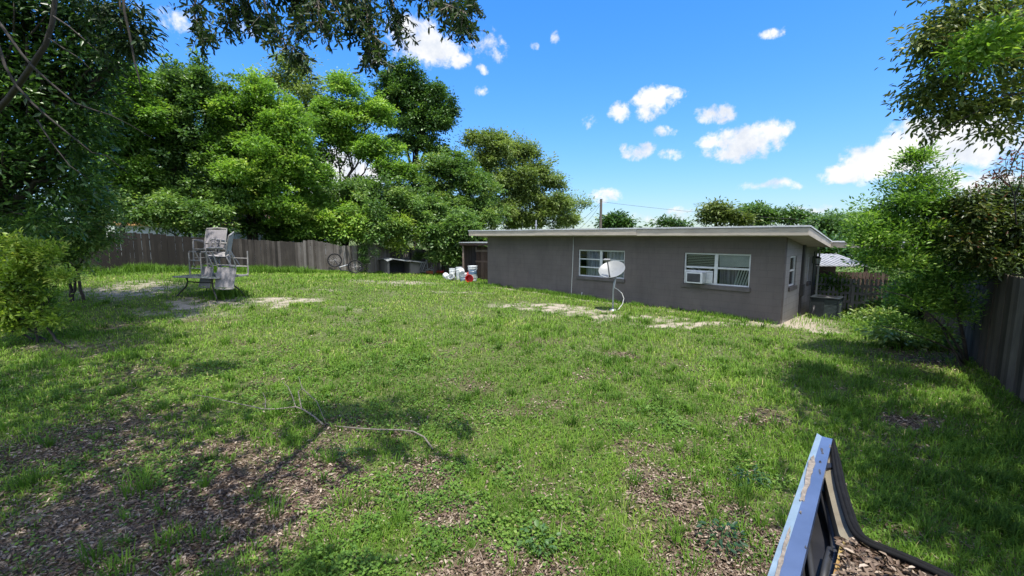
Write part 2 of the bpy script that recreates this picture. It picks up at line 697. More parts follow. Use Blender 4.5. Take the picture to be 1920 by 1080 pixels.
def strip_grass(pts, n, wid, l0, l1, w, t0, t1):
    pts = np.array(pts)
    seg = np.linalg.norm(np.diff(pts, axis=0), axis=1)
    k = R.choice(len(seg), n, p=seg / seg.sum())
    t = R.random(n)
    p = pts[k] + (pts[k + 1] - pts[k]) * t[:, None]
    p = p + R.normal(size=(n, 2)) * wid
    nn = fbm(p[:, 0] * 1.5, p[:, 1] * 1.5, 71, 3)
    kp = (R.random(n) < sstep(.32, .62, nn)) & ~blocked(p[:, 0], p[:, 1])
    p = p[kp]
    nn = nn[kp]
    m_ = len(p)
    a_ = R.random(m_) * 6.283
    gr.blades(np.stack([p[:, 0], p[:, 1], height(p[:, 0], p[:, 1]) - .01], 1), np.stack([np.cos(a_), np.sin(a_), np.zeros(m_)], 1),
              (l0 + (l1 - l0) * R.random(m_)) * (.5 + nn), np.full(m_, w) * (.7 + .6 * R.random(m_)), .2 + .7 * R.random(m_), np.clip(t0 + (t1 - t0) * R.random(m_), 0, 1))


def fpt(s, off=0.0):
    """point along the back fence, s metres from its right end, off metres in front"""
    nrm_ = np.array([FD[1], -FD[0]])
    return FB - FD * s + nrm_ * off


def hw(x, y):
    return HO + HX * x + HY * y


strip_grass([fpt(17.5, .5), fpt(8.5, .55)], 15000, .38, .16, .46, .02, .1, .5)
strip_grass([fpt(9, .3), fpt(1, .3)], 4500, .2, .1, .25, .02, .3, .7)
strip_grass([hw(-12.3, -.3), hw(-4.0, -.25)], 5500, .2, .08, .22, .014, .1, .5)
strip_grass([hw(-4, -.2), hw(-.3, -.2)], 1500, .13, .06, .2, .012, .1, .5)
strip_grass([onground(385, 556)[:2], onground(445, 556)[:2]], 900, .3, .15, .4, .016, .1, .5)
strip_grass([(8.9, 12.2), (11.5, 11.0), (12.3, 13)], 5000, .8, .08, .22, .014, .3, .75)
# single taller tufts standing over the near lawn
tx, ty = wedge(900, 1.8, 13)
for cx, cy in zip(tx, ty):
    g_, l_, s_ = coverage(np.array([cx]), np.array([cy]))
    if s_[0] > .5 or R.random() < .3:
        continue
    m_ = int(R.integers(14, 46))
    rr = .02 + .05 * R.random()
    px = cx + R.normal(size=m_) * rr
    py = cy + R.normal(size=m_) * rr
    a_ = np.arctan2(py - cy, px - cx) + R.normal(size=m_) * .5
    tl = .09 + .14 * R.random()
    gr.blades(np.stack([px, py, height(px, py) - .004], 1), np.stack([np.cos(a_), np.sin(a_), np.zeros(m_)], 1), tl * (.55 + .6 * R.random(m_)),
              np.full(m_, .0042 + .0011 * cy), .2 + .7 * R.random(m_), np.clip(.05 + .45 * R.random() + R.normal(size=m_) * .08, 0, 1))
o = gr.build('grass', grass_mat)
tag(o, 'patchy green lawn grass growing across the back yard', 'grass', kind='stuff')

cv = Bag()
x, y = wedge(420000, 1.4, 20)
wm = pmap(x, y, WEED, 81)
cg, cl, cs_ = coverage(x, y)
nz = fbm(x * 3.3, y * 3.3, 83, 3)
keep = R.random(len(x)) < np.clip(.16 + .9 * wm, 0, 1) * sstep(.36, .56, nz) * np.clip(1.1 - cs_ * 1.3, .0, 1)
x, y, wm, nz = x[keep], y[keep], wm[keep], nz[keep]
n = len(x)
hgt = (.008 + .075 * R.random(n) ** 1.3) * (.4 + wm) * sstep(.3, .6, nz)
D = R.normal(size=(n, 3)) * np.array([1, 1, .22]) + np.array([0, 0, .05])
N = R.normal(size=(n, 3)) * .35 + np.array([0, 0, 1])
sz = (.017 + .018 * R.random(n)) * (1 + .12 * np.clip(y - 2, 0, 30))
cv.leaves(np.stack([x, y, height(x, y) + hgt], 1), D, N, sz, sz * .72, np.clip(.2 + .6 * fbm(x * 1.1, y * 1.1, 87, 3) + R.normal(size=n) * .14, 0, 1), .15)
o = cv.build('ground_cover', clover_mat)
tag(o, 'low leafy weeds matted between the grass in the near yard', 'ground cover', kind='stuff')

lb = Bag()
x, y = wedge(300000, 1.25, 16)
cg, cl, cs_ = coverage(x, y)
keep = R.random(len(x)) < np.clip(cl * 1.1 + .06 + .22 * sstep(.45, .7, fbm(x * 1.7, y * 1.7, 95, 3)), 0, 1) * sstep(14, 5, y)
x, y = x[keep], y[keep]
n = len(x)
D = R.normal(size=(n, 3)) * np.array([1, 1, .16])
N = R.normal(size=(n, 3)) * .33 + np.array([0, 0, 1])
L = (.018 + .036 * R.random(n)) * (1 + .05 * np.clip(y - 3, 0, 20))
lb.leaves(np.stack([x, y, height(x, y) + .004 + .02 * R.random(n)], 1), D, N, L, L * (.26 + .2 * R.random(n)), np.clip(R.normal(size=n) * .27 + .53, 0, 1), .25, True)
# bits of twig among them
k = 1800
x, y = wedge(k, 1.4, 8)
n = len(x)
D = R.normal(size=(n, 3)) * np.array([1, 1, .08])
lb.leaves(np.stack([x, y, height(x, y) + .02], 1), D, np.tile([0, 0, 1.], (n, 1)), .1 + .18 * R.random(n), .006, np.clip(.55 + .3 * R.random(n), 0, 1), .1)
o = lb.build('leaf_litter', litter_mat)
tag(o, 'dry brown oak leaves scattered over the bare near soil', 'leaf litter', kind='stuff')

# ------------------------------------------------------------------ house
def wall_mat(name, swz, col, lines):
    m, nt, b = _new(name)
    tc = node(nt, 'ShaderNodeTexCoord')
    sp = node(nt, 'ShaderNodeSeparateXYZ')
    nt.links.new(tc.outputs['Object'], sp.inputs[0])
    cb = node(nt, 'ShaderNodeCombineXYZ')
    nt.links.new(sp.outputs[swz], cb.inputs[0])
    nt.links.new(sp.outputs[2], cb.inputs[1])
    br = node(nt, 'ShaderNodeTexBrick')
    nt.links.new(cb.outputs[0], br.inputs['Vector'])
    br.inputs['Scale'].default_value = 1
    br.inputs['Brick Width'].default_value = .4
    br.inputs['Row Height'].default_value = .2
    br.inputs['Mortar Size'].default_value = .008
    br.inputs['Mortar Smooth'].default_value = .6
    br.inputs['Color1'].default_value = (1, 1, 1, 1)
    br.inputs['Color2'].default_value = (.93, .93, .93, 1)
    br.inputs['Mortar'].default_value = (.72, .72, .72, 1)
    n1 = noise_tex(nt, 1.1, 5, .6)
    n2 = noise_tex(nt, 55, 3, .7)
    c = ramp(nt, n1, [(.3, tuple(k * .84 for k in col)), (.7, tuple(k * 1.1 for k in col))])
    mx = node(nt, 'ShaderNodeMix', data_type='RGBA', blend_type='MULTIPLY')
    mx.inputs[0].default_value = lines
    nt.links.new(c, mx.inputs[6])
    nt.links.new(br.outputs['Color'], mx.inputs[7])
    # splashed dirt band near the ground, with a ragged edge
    sm = node(nt, 'ShaderNodeMath', operation='MULTIPLY_ADD')
    nt.links.new(n1, sm.inputs[0])
    sm.inputs[1].default_value = -.9
    nt.links.new(sp.outputs[2], sm.inputs[2])
    mr = node(nt, 'ShaderNodeMapRange')
    nt.links.new(sm.outputs[0], mr.inputs[0])
    mr.inputs[1].default_value = -.55
    mr.inputs[2].default_value = -.1
    mr.inputs[3].default_value = .55
    mr.inputs[4].default_value = 0
    # rain streaks and paler roller patches
    stx = noise_tex(nt, 1.0, 4, .6, vec_scale=(5, 5, .8))
    sc_ = ramp(nt, stx, [(.36, (.80, .79, .78)), (.5, (1, 1, 1)), (.68, (1.0, 1.0, 1.0)), (.78, (1.12, 1.11, 1.1))])
    mx3 = node(nt, 'ShaderNodeMix', data_type='RGBA', blend_type='MULTIPLY')
    mx3.inputs[0].default_value = .42
    nt.links.new(mx.outputs[2], mx3.inputs[6])
    nt.links.new(sc_, mx3.inputs[7])
    mx2 = node(nt, 'ShaderNodeMix', data_type='RGBA')
    nt.links.new(mr.outputs[0], mx2.inputs[0])
    nt.links.new(mx3.outputs[2], mx2.inputs[6])
    mx2.inputs[7].default_value = (.20, .165, .13, 1)
    nt.links.new(mx2.outputs[2], b.inputs['Base Color'])
    b.inputs['Roughness'].default_value = .75
    b.inputs['Specular IOR Level'].default_value = .3
    h = node(nt, 'ShaderNodeMath', operation='MULTIPLY_ADD')
    nt.links.new(n2, h.inputs[0])
    h.inputs[1].default_value = .25
    sep = node(nt, 'ShaderNodeMath', operation='MULTIPLY')
    nt.links.new(br.outputs['Fac'], sep.inputs[0])
    sep.inputs[1].default_value = -lines
    nt.links.new(sep.outputs[0], h.inputs[2])
    bump(nt, b, h.outputs[0], .35, .012)
    return m


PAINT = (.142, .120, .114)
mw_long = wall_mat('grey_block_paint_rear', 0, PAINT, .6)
mw_side = wall_mat('grey_block_side_skylit', 1, (.30, .285, .28), 1.0)  # house paint lightened here in place of the skylight on this side
m_white = simple('white_aluminium', (.62, .63, .64), .4, var=.12, scale=9)
m_trim = simple('beige_fascia_paint', (.43, .375, .31), .6, var=.22, scale=2.5, vs=(1, 1, 5), bmp=.15)
m_drip = simple('galvanised_drip_edge', (.5, .51, .53), .4, var=.25, scale=7)
m_roof = simple('grey_roof_membrane', (.33, .33, .33), .9, var=.4, scale=3)
m_soffit = simple('soffit_paint', (.30, .28, .26), .8, var=.2, scale=3)
m_sill = simple('grey_sill_paint', (.12, .105, .102), .7, var=.25, scale=5)
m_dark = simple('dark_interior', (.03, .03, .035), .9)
m_black = simple('black_plastic', (.018, .018, .02), .45, var=.3)
m_dkmetal = simple('dark_downpipe', (.05, .048, .05), .55, var=.3)
m_pipe = simple('grey_conduit', (.21, .20, .205), .6, var=.2)
m_galv = simple('galvanised_steel', (.42, .43, .45), .42, .6, var=.3, scale=12)
m_blind = simple('pale_window_blind', (.62, .64, .60), .8, var=.12, scale=4)
m_rope = simple('white_cable', (.66, .65, .62), .6, var=.2)


def glass_mat():
    m, nt, b = _new('window_glass')
    b.inputs['Base Color'].default_value = (.02, .025, .03, 1)
    b.inputs['Roughness'].default_value = .03
    b.inputs['Specular IOR Level'].default_value = .5
    t = node(nt, 'ShaderNodeBsdfTransparent')
    t.inputs[0].default_value = (.82, .85, .86, 1)
    gl = node(nt, 'ShaderNodeBsdfGlossy')
    gl.inputs['Roughness'].default_value = .02
    fr = node(nt, 'ShaderNodeFresnel')
    fr.inputs[0].default_value = 1.5
    mx = node(nt, 'ShaderNodeMixShader')
    nt.links.new(fr.outputs[0], mx.inputs[0])
    nt.links.new(t.outputs[0], mx.inputs[1])
    nt.links.new(gl.outputs[0], mx.inputs[2])
    nt.links.new(mx.outputs[0], nt.nodes['Material Output'].inputs['Surface'])
    return m


m_glass = glass_mat()


def curtain_mat(name, c1, c2):
    m, nt, b = _new(name)
    f = noise_tex(nt, 1, 3, .5, vec_scale=(14, 14, .6))
    nt.links.new(ramp(nt, f, [(.35, c1), (.65, c2)]), b.inputs['Base Color'])
    b.inputs['Roughness'].default_value = .95
    return m


m_curt = curtain_mat('grey_curtain', (.3, .3, .34), (.75, .75, .8))
m_curt2 = curtain_mat('mauve_curtain', (.2, .17, .2), (.45, .4, .44))


def pierced(mb, ax, lo, hi, zlo, zhi, t0, t1, holes, ztop=None):
    """wall along axis ax ('x' or 'y') from lo..hi, thickness t0..t1, with window holes (a0,a1,z0,z1); ztop(a) = sloped head"""
    A = sorted({lo, hi} | {h[0] for h in holes} | {h[1] for h in holes})
    Z = sorted({zlo, zhi} | {h[2] for h in holes} | {h[3] for h in holes})
    solid = {}
    for i in range(len(A) - 1):
        for j in range(len(Z) - 1):
            ca, cz = (A[i] + A[i + 1]) / 2, (Z[j] + Z[j + 1]) / 2
            solid[i, j] = not any(h[0] < ca < h[1] and h[2] < cz < h[3] for h in holes)

    def P(a, t, z):
        if ztop and z == zhi:
            z = ztop(a)
        return (a, t, z) if ax == 'x' else (t, a, z)
    for (i, j), s_ in solid.items():
        if not s_:
            continue
        a0, a1, z0, z1 = A[i], A[i + 1], Z[j], Z[j + 1]
        mb.add([P(a0, t0, z0), P(a1, t0, z0), P(a1, t0, z1), P(a0, t0, z1)], [(0, 1, 2, 3)])
        mb.add([P(a0, t1, z0), P(a1, t1, z0), P(a1, t1, z1), P(a0, t1, z1)], [(3, 2, 1, 0)])
        for (di, dj, e) in ((-1, 0, (a0, a0, z0, z1)), (1, 0, (a1, a1, z0, z1)), (0, -1, (a0, a1, z0, z0)), (0, 1, (a0, a1, z1, z1))):
            if not solid.get((i + di, j + dj), False):
                p, q_, r_, s2 = e
                mb.add([P(p, t0, r_), P(q_, t0, s2 if di == 0 else r_), P(q_, t1, s2), P(p, t1, s2 if di else r_)] if di == 0 else
                       [P(p, t0, r_), P(p, t1, r_), P(p, t1, s2), P(p, t0, s2)], [(0, 1, 2, 3)])


HANG = math.atan2(HX[1], HX[0])
house = thing('house', 'low dark grey block house with flat roof and pale beige fascia', 'house', (HO[0], HO[1], 0), (0, 0, HANG))
DEP = 4.4
TOPZ = 2.56


def ztop(a):
    return TOPZ - .118 * min(a, 2.75)


W1 = (-6.92, -4.92, 1.04, 2.05)
W2 = (-2.79, -.85, 1.07, 2.04)
S1 = (.66, 1.46, 1.10, 1.98)
S2 = (3.05, 3.45, 1.07, 1.88)
b_ = MB()
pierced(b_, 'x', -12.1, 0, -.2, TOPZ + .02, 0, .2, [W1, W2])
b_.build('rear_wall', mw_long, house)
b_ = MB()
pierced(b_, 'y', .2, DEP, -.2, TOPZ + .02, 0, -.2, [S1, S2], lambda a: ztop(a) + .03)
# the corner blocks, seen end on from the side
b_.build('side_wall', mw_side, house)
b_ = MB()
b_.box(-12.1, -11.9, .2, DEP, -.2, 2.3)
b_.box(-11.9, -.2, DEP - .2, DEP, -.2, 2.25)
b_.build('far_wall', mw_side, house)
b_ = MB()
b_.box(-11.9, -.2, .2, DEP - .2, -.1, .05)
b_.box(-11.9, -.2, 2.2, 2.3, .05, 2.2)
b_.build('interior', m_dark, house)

# roof: the rear slope, then a flat front part running out over a carport
b_ = MB()
zs = lambda y_: 2.60 - .118 * (y_ + .6) + .02
X0, X1 = -12.68, .58
b_.add([(X0, -.58, zs(-.6)), (X1, -.58, zs(-.6)), (X1, 2.75, zs(2.75)), (X0, 2.75, zs(2.75)),
        (X0, -.58, zs(-.6) + .22), (X1, -.58, zs(-.6) + .22), (X1, 2.75, zs(2.75) + .17), (X0, 2.75, zs(2.75) + .17)],
       [(0, 3, 2, 1), (4, 5, 6, 7), (0, 1, 5, 4), (1, 2, 6, 5), (2, 3, 7, 6), (3, 0, 4, 7)])
b_.box(X0, 4.4, 2.76, 7.2, 2.26, 2.38)
roof = b_.build('roof', m_roof, house)
b_ = MB()
b_.add([(X0 + .03, -.56, zs(-.6) - .012), (X1 - .03, -.56, zs(-.6) - .012), (X1 - .03, 2.72, zs(2.72) - .012), (X0 + .03, 2.72, zs(2.72) - .012)], [(0, 1, 2, 3)])
b_.build('soffit', m_soffit, roof)
b_ = MB()
# rear fascia in three boards, a hair out of line with one another
cuts = [X0 - .03, -8.6, -4.15, X1 + .03]
for k in range(3):
    dz = (.0, .006, -.008)[k]
    dy = (.0, -.006, .004)[k]
    b_.box(cuts[k] + .002, cuts[k + 1] - .002, -.622 + dy, -.585, 2.585 + dz, 2.79 + dz, .5)
b_.build('rear_fascia', m_trim, roof, bevel=.004)
b_ = MB()
b_.add([(X1 + .002, -.58, 2.59), (X1 + .032, -.58, 2.59), (X1 + .032, 2.78, 2.20), (X1 + .002, 2.78, 2.20),
        (X1 + .002, -.58, 2.79), (X1 + .032, -.58, 2.79), (X1 + .032, 2.78, 2.385), (X1 + .002, 2.78, 2.385)],
       [(0, 3, 2, 1), (4, 5, 6, 7), (0, 1, 5, 4), (1, 2, 6, 5), (2, 3, 7, 6), (3, 0, 4, 7)])
b_.box(X1 + .034, 4.42, 2.725, 2.757, 2.22, 2.37)
b_.build('side_fascia', m_trim, roof)
b_ = MB()
b_.box(X0 - .05, X1 + .055, -.645, -.5, 2.795, 2.835)
b_.add([(X1 - .06, -.5, 2.797), (X1 + .055, -.5, 2.797), (X1 + .055, 2.7, 2.39), (X1 - .06, 2.7, 2.39),
        (X1 - .06, -.5, 2.835), (X1 + .055, -.5, 2.835), (X1 + .055, 2.7, 2.425), (X1 - .06, 2.7, 2.425)],
       [(0, 3, 2, 1), (4, 5, 6, 7), (0, 1, 5, 4), (1, 2, 6, 5), (2, 3, 7, 6), (3, 0, 4, 7)])
b_.box(X1 + .06, 4.45, 2.70, 2.85, 2.375, 2.405)
b_.build('drip_edge', m_drip, roof)
for (px_, py_, h_, r_) in ((-11.9, 1.2, .42, .045),):
    b_ = MB()
    b_.tube([(px_, py_, zs(py_) + .1), (px_, py_, zs(py_) + h_)], r_, 12)
    b_.build('vent_pipe', m_galv, roof)
b_ = MB()
b_.tube([(-11.2, 2.4, 2.3), (-11.2, 2.4, 3.35)], .03, 8)
b_.tube([(-11.25, 2.4, 3.1), (-11.15, 2.4, 3.1)], .04, 8)
b_.build('roof_mast', m_galv, roof)
b_ = MB()
b_.box(4.15, 4.25, 6.8, 6.9, 0, 2.26)
b_.build('carport_post', m_trim, house)


def window(w, ax, kind):
    a0, a1, z0, z1 = w
    sg = 1 if ax == 'x' else -1

    def put(mb, p0, p1, t0, t1, q0, q1, tn=.5):
        if ax == 'x':
            mb.box(p0, p1, t0, t1, q0, q1, tn)
        else:
            mb.box(-t1, -t0, p0, p1, q0, q1, tn)
    e = bpy.data.objects.new('window', None)
    C.objects.link(e)
    e.parent = house
    f = MB()
    fw = .045
    put(f, a0 + .003, a0 + fw, .045, .11, z0 + .003, z1 - .003)
    put(f, a1 - fw, a1 - .003, .045, .11, z0 + .003, z1 - .003)
    put(f, a0 + fw, a1 - fw, .047, .108, z1 - fw, z1 - .003)
    put(f, a0 + fw, a1 - fw, .047, .108, z0 + .003, z0 + fw)
    mid = (a0 + a1) / 2
    panes = []
    if kind == 'three':
        put(f, mid - .05, mid + .05, .05, .105, z0 + fw, z1 - fw)
        for (p, q_) in ((a0 + fw, mid - .05), (mid + .05, a1 - fw)):
            for t in (1 / 3, 2 / 3):
                zz = z0 + fw + (z1 - z0 - 2 * fw) * t
                put(f, p, q_, .055, .1, zz - .02, zz + .02)
            panes.append((p, q_))
    elif kind == 'two':
        put(f, mid - .05, mid + .05, .05, .105, z0 + fw, z1 - fw)
        for (p, q_) in ((a0 + fw, mid - .05), (mid + .05, a1 - fw)):
            zz = z0 + (z1 - z0) * .54
            put(f, p, q_, .055, .1, zz - .028, zz + .028)
            panes.append((p, q_))
    else:
        zz = z0 + (z1 - z0) * .52
        put(f, a0 + fw, a1 - fw, .05, .1, zz - .025, zz + .025)
        panes.append((a0 + fw, a1 - fw))
    f.build('window_frame', m_white, e, bevel=.004)
    for (p, q_) in panes:
        gmb = MB()
        put(gmb, p, q_, .078, .081, z0 + fw, z1 - fw)
        gmb.build('pane', m_glass, e)
    return e, panes, put


def curtain(e, put, a0, a1, z0, z1, t, m, folds, parent_name='curtain', amp=.03, gather=0.0):
    mb = MB()
    n = folds * 6
    vs = []
    for k in range(n + 1):
        a = a0 + (a1 - a0) * k / n
        d = t + amp * math.sin(k / 6 * 2 * math.pi) + random.uniform(-.006, .006)
        for zz in (z0, z1):
            vs.append((a, d, zz))
    mb.add(vs, [(2 * k, 2 * k + 2, 2 * k + 3, 2 * k + 1) for k in range(n)])
    return mb.build(parent_name, m, e, smooth=True)


e, panes, put = window(W1, 'x', 'three')
curtain(e, put, W1[0] + .22, W1[0] + .86, W1[2] - .05, W1[3] + .05, .26, m_curt, 6)
curtain(e, put, -5.8, -4.95, W1[2] - .05, W1[3] + .05, .27, m_curt, 5)
sl = MB()
sl.box(W1[0] - .06, W1[1] + .04, -.05, .044, W1[2] - .115, W1[2] + .001)
sl.build('sill', m_sill, e, bevel=.006)
e, panes, put = window(W2, 'x', 'two')
(pa, pb), (pc, pd) = panes
bl = MB()
for k in range(7):
    zz = W2[3] - .07 - k * .052
    bl.add([(pa, .13, zz), (pb, .13, zz), (pb, .165, zz - .035), (pa, .165, zz - .035)], [(0, 1, 2, 3)])
# slats that have come loose and hang crooked
for (p, q_, za, zb) in ((pa + .05, pa + .42, 1.62, 1.44), (pa + .0, pa + .3, 1.60, 1.50), (pb - .3, pb - .05, 1.44, 1.62), (pa + .35, pa + .75, 1.55, 1.36)):
    bl.add([(p, .14, za), (q_, .14, zb), (q_, .16, zb - .035), (p, .16, za - .035)], [(0, 1, 2, 3)])
bl.build('blind', m_blind, e)
bd = MB()
bd.add([(pc, .13, W2[3] - .05), (pd, .13, W2[3] - .05), (pd, .135, 1.66), (pc + .02, .135, 1.63)], [(0, 1, 2, 3)])
bd.build('shade', m_blind, e)
curtain(e, put, pc, pd - .35, W2[2] - .02, 1.7, .27, m_curt2, 5)
cu = MB()
for k in range(5):
    a = pd - .42 + k * .075
    cu.add([(a + .12, .2, 1.62), (a + .15, .21, 1.62), (a + .02, .215, W2[2]), (a - .035, .2, W2[2])], [(0, 1, 2, 3)])
cu.build('gathered_curtain', m_blind, e)
sl = MB()
sl.box(W2[0] - .06, W2[1] + .04, -.05, .044, W2[2] - .125, W2[2] + .001)
sl.build('sill', m_sill, e, bevel=.006)
for w in (S1, S2):
    e, panes, put = window(w, 'y', 'one')
    sl = MB()
    sl.box(-.044, .05, w[0] - .05, w[1] + .05, w[2] - .115, w[2] + .001)
    sl.build('sill', m_sill, e, bevel=.006)

b_ = MB()
b_.tube([(-7.14, -.02, 2.58), (-7.16, -.02, 1.4), (-7.2, -.025, .35), (-7.18, -.03, .2), (-7.08, -.05, .13), (-6.85, -.06, .08), (-6.74, -.055, .12), (-6.69, -.04, .22), (-6.69, -.03, .42)], .013, 8)
b_.build('conduit', m_rope, house, smooth=True)
b_ = MB()
b_.box(.002, .075, 2.08, 2.26, .95, 2.36)
b_.box(.002, .06, 2.1, 2.2, .1, .95)
b_.box(.002, .11, 2.04, 2.24, .72, 1.08)
b_.build('downspout', m_dkmetal, house, bevel=.01)
b_ = MB()
b_.tube([(.05, 2.15, .15), (.1, 2.06, .04), (.2, 1.96, .02), (.36, 1.92, .08), (.42, 1.96, .3), (.42, 2.04, .45)], .035, 8)
b_.build('line_set', m_black, house, smooth=True)
b_ = MB()
b_.box(.002, .05, 3.3, 3.45, .95, 1.05)
b_.box(.002, .03, 3.85, 4.28, 0, 2.05)
b_.build('door', m_dkmetal, house)
b_ = MB()
b_.box(.05, .1, 4.3, 4.36, 0, 2.1)
b_.build('door_trim', m_rope, house)
# wall lantern
lt = bpy.data.objects.new('wall_lantern', None)
C.objects.link(lt)
lt.parent = house
lt.location = (.0, 3.72, 1.78)
b_ = MB()
b_.box(.002, .03, -.05, .05, -.12, .12)
b_.tube([(.02, 0, .08), (.09, 0, .13), (.13, 0, .1)], .012, 6)
b_.build('bracket', m_black, lt)
b_ = MB()
b_.M = Matrix.Translation((.14, 0, -.02))
b_.lathe([(.02, .14), (.1, .08), (.105, .07)], 8)
b_.lathe([(.06, -.14), (.075, -.12), (.03, -.17)], 8)
for k in range(6):
    t = k * math.pi / 3
    b_.tube([(.062 * math.cos(t), .062 * math.sin(t), -.12), (.088 * math.cos(t), .088 * math.sin(t), .07)], .006, 4)
b_.build('lantern_cage', m_black, lt)
b_ = MB()
b_.M = Matrix.Translation((.14, 0, -.02))
b_.lathe([(.055, -.12), (.08, .068)], 8)
b_.build('lantern_glass', simple('frosted_lantern_glass', (.6, .6, .58), .3), lt)

# ------------------------------------------------------------------ window air conditioner
ac = thing('window_air_conditioner', 'white box air conditioner jutting from the right rear window', 'air conditioner', tuple(list(hw(-2.33, 0)) + [1.115]), (0, 0, HANG))
b_ = MB()
b_.box(-.25, .25, -.3, .043, 0, .34)
b_.build('casing', m_white, ac, bevel=.012)
b_ = MB()
b_.box(-.215, .185, -.304, -.301, .04, .30)
for k in range(13):
    b_.box(-.21, .18, -.309, -.3045, .05 + k * .019, .056 + k * .019)
b_.build('grille', simple('dark_coil_grille', (.07, .07, .075), .6), ac)
b_ = MB()
b_.box(-.41, -.252, .0, .04, .0, .33)
b_.box(.252, .44, .0, .04, .0, .33)
for k in range(8):
    b_.box(-.405 + k * .019, -.399 + k * .019, -.006, -.001, .01, .32)
    b_.box(.262 + k * .022, .268 + k * .022, -.006, -.001, .01, .32)
b_.box(-.41, .44, -.01, .041, .341, .385)
b_.build('side_panel', m_white, ac)

# ------------------------------------------------------------------ condenser
CDS = .86
cd = thing('air_conditioning_condenser', 'dark slatted outdoor air conditioning unit beside the house side wall', 'condenser', tuple(list(hw(.66, 2.45)) + [0]), (0, 0, HANG))
m_cd = simple('dark_green_sheet_metal', (.02, .026, .029), .75, .0, spec=.2, var=.3)
m_cdl = simple('pale_louvre_metal', (.06, .08, .082), .75, .0, spec=.2, var=.3)
b_ = MB()
b_.box(-.46, .46, -.46, .46, -.03, .06)
b_.build('concrete_pad', simple('concrete_pad', (.4, .38, .35), .9), cd, bevel=.01)
b_ = MB()
b_.box(-.36, .36, -.36, .36, .062, .72)
b_.build('coil', m_black, cd)
b_ = MB()
for k in range(15):
    zz = .08 + k * .043
    b_.box(-.40, .40, -.40, -.362, zz, zz + .024)
    b_.box(.362, .40, -.362, .40, zz, zz + .024)
    b_.box(-.40, -.362, -.362, .40, zz, zz + .024)
    b_.box(-.362, .362, .362, .40, zz, zz + .024)
b_.build('louvre', m_cdl, cd)
b_ = MB()
b_.box(-.385, .0, -.412, -.401, .07, .74)
b_.build('access_panel', m_cd, cd, bevel=.004)
for sx in (-1, 1):
    for sy in (-1, 1):
        b_ = MB()
        b_.box(sx * .41 - .02, sx * .41 + .02, sy * .41 - .02, sy * .41 + .02, .062, .742)
        b_.build('corner_post', m_cd, cd, bevel=.008)
b_ = MB()
b_.box(-.44, .44, -.44, .44, .743, .775)
b_.build('lid', m_cd, cd, bevel=.01)
b_ = MB()
for k in range(5):
    b_.M = Matrix.Translation((0, 0, .78)) @ Matrix.Rotation(math.pi / 2, 4, 'X')
    b_.torus(.08 + .07 * k, .006, 28, 5)
b_.build('fan_guard', m_black, cd)

cd.scale = (CDS, CDS, CDS * 1.08)
# ------------------------------------------------------------------ satellite dish
db = onground(1149, 582)
sd = thing('satellite_dish', 'round white satellite dish on a grey pole before the left window', 'satellite dish', tuple(db))
m_dish = simple('white_dish_paint', (.19, .198, .192), .4, var=.12, scale=5)
top = at(1150, 519, db[1]) - db
b_ = MB()
b_.tube([(0, 0, -.1), (0, 0, .62), (.015, 0, .85), (.07, .01, 1.0), (.07, .01, 1.14), (.03, 0, top[2] + .05)], .026, 10)
b_.tube([(0, 0, -.02), (0, 0, .05)], [.13, .09], 10)
b_.build('pole', m_galv, sd, smooth='auto')
dn = Vector((-.30, -.50, .80)).normalized()
cen = Vector(tuple(at(1147, 504.5, db[1] - .06) - db))
zq = dn.to_track_quat('Z', 'Y').to_matrix().to_4x4()
b_ = MB()
b_.M = Matrix.Translation(cen) @ zq
pr = [(.001, -.09)] + [(.395 * t, -.09 + .09 * t * t) for t in (.2, .4, .6, .8, .95, 1.0)] + [(.406, .002), (.402, -.012)] + [(.395 * t, -.103 + .09 * t * t) for t in (.95, .8, .6, .4, .2)] + [(.001, -.103)]
b_.lathe(pr, 40)
b_.build('reflector', m_dish, sd, smooth='auto')
lo = Vector((0, -1, -.2))
lo = (lo - dn * lo.dot(dn)).normalized()
rim = cen + (Vector((.06, -.02, -1)) - dn * Vector((.06, -.02, -1)).dot(dn)).normalized() * .36
foc = cen + dn * .40 + (rim - cen) * .12 + Vector((-.06, 0, -.02))
b_ = MB()
b_.tube([Vector((.03, 0, top[2])), rim - dn * .06, rim + dn * .05, foc], [.028, .028, .024, .02], 8)
b_.tube([Vector((.03, 0, top[2] - .03)), cen - dn * .1], .035, 8)
b_.build('feed_arm', simple('grey_arm_paint', (.07, .072, .075), .5), sd)
b_ = MB()
b_.M = Matrix.Translation(foc) @ (-dn).to_track_quat('Z', 'Y').to_matrix().to_4x4()
b_.box(-.10, .10, -.028, .028, -.05, .02)
b_.lathe([(.03, .02), (.035, .05), (.03, .055)], 12)
b_.build('receiver', simple('pale_receiver_plastic', (.2, .205, .205), .5), sd, bevel=.006)
b_ = MB()
b_.tube([(.06, -.02, .95), (.03, -.03, .80), (.03, -.03, .72), (.14, -.02, .66), (.27, 0, .54), (.335, 0, .38), (.30, 0, .2), (.19, -.02, .06), (.13, -.03, .0)], .012, 7)
b_.build('cable', m_rope, sd, smooth=True)

# ------------------------------------------------------------------ fences
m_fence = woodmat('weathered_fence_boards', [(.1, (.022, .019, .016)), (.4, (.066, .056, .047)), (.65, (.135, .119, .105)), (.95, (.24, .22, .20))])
m_fence_dk = woodmat('dark_damp_boards', [(.1, (.018, .0145, .011)), (.45, (.058, .046, .035)), (.7, (.105, .085, .067)), (.95, (.19, .16, .13))])
m_brown = woodmat('brown_stained_boards', [(.1, (.022, .015, .012)), (.45, (.062, .041, .033)), (.7, (.115, .080, .065)), (.95, (.24, .195, .17))])
m_grey = woodmat('silvery_boards', [(.1, (.12, .115, .11)), (.45, (.28, .27, .26)), (.7, (.42, .41, .40)), (.95, (.56, .55, .54))])


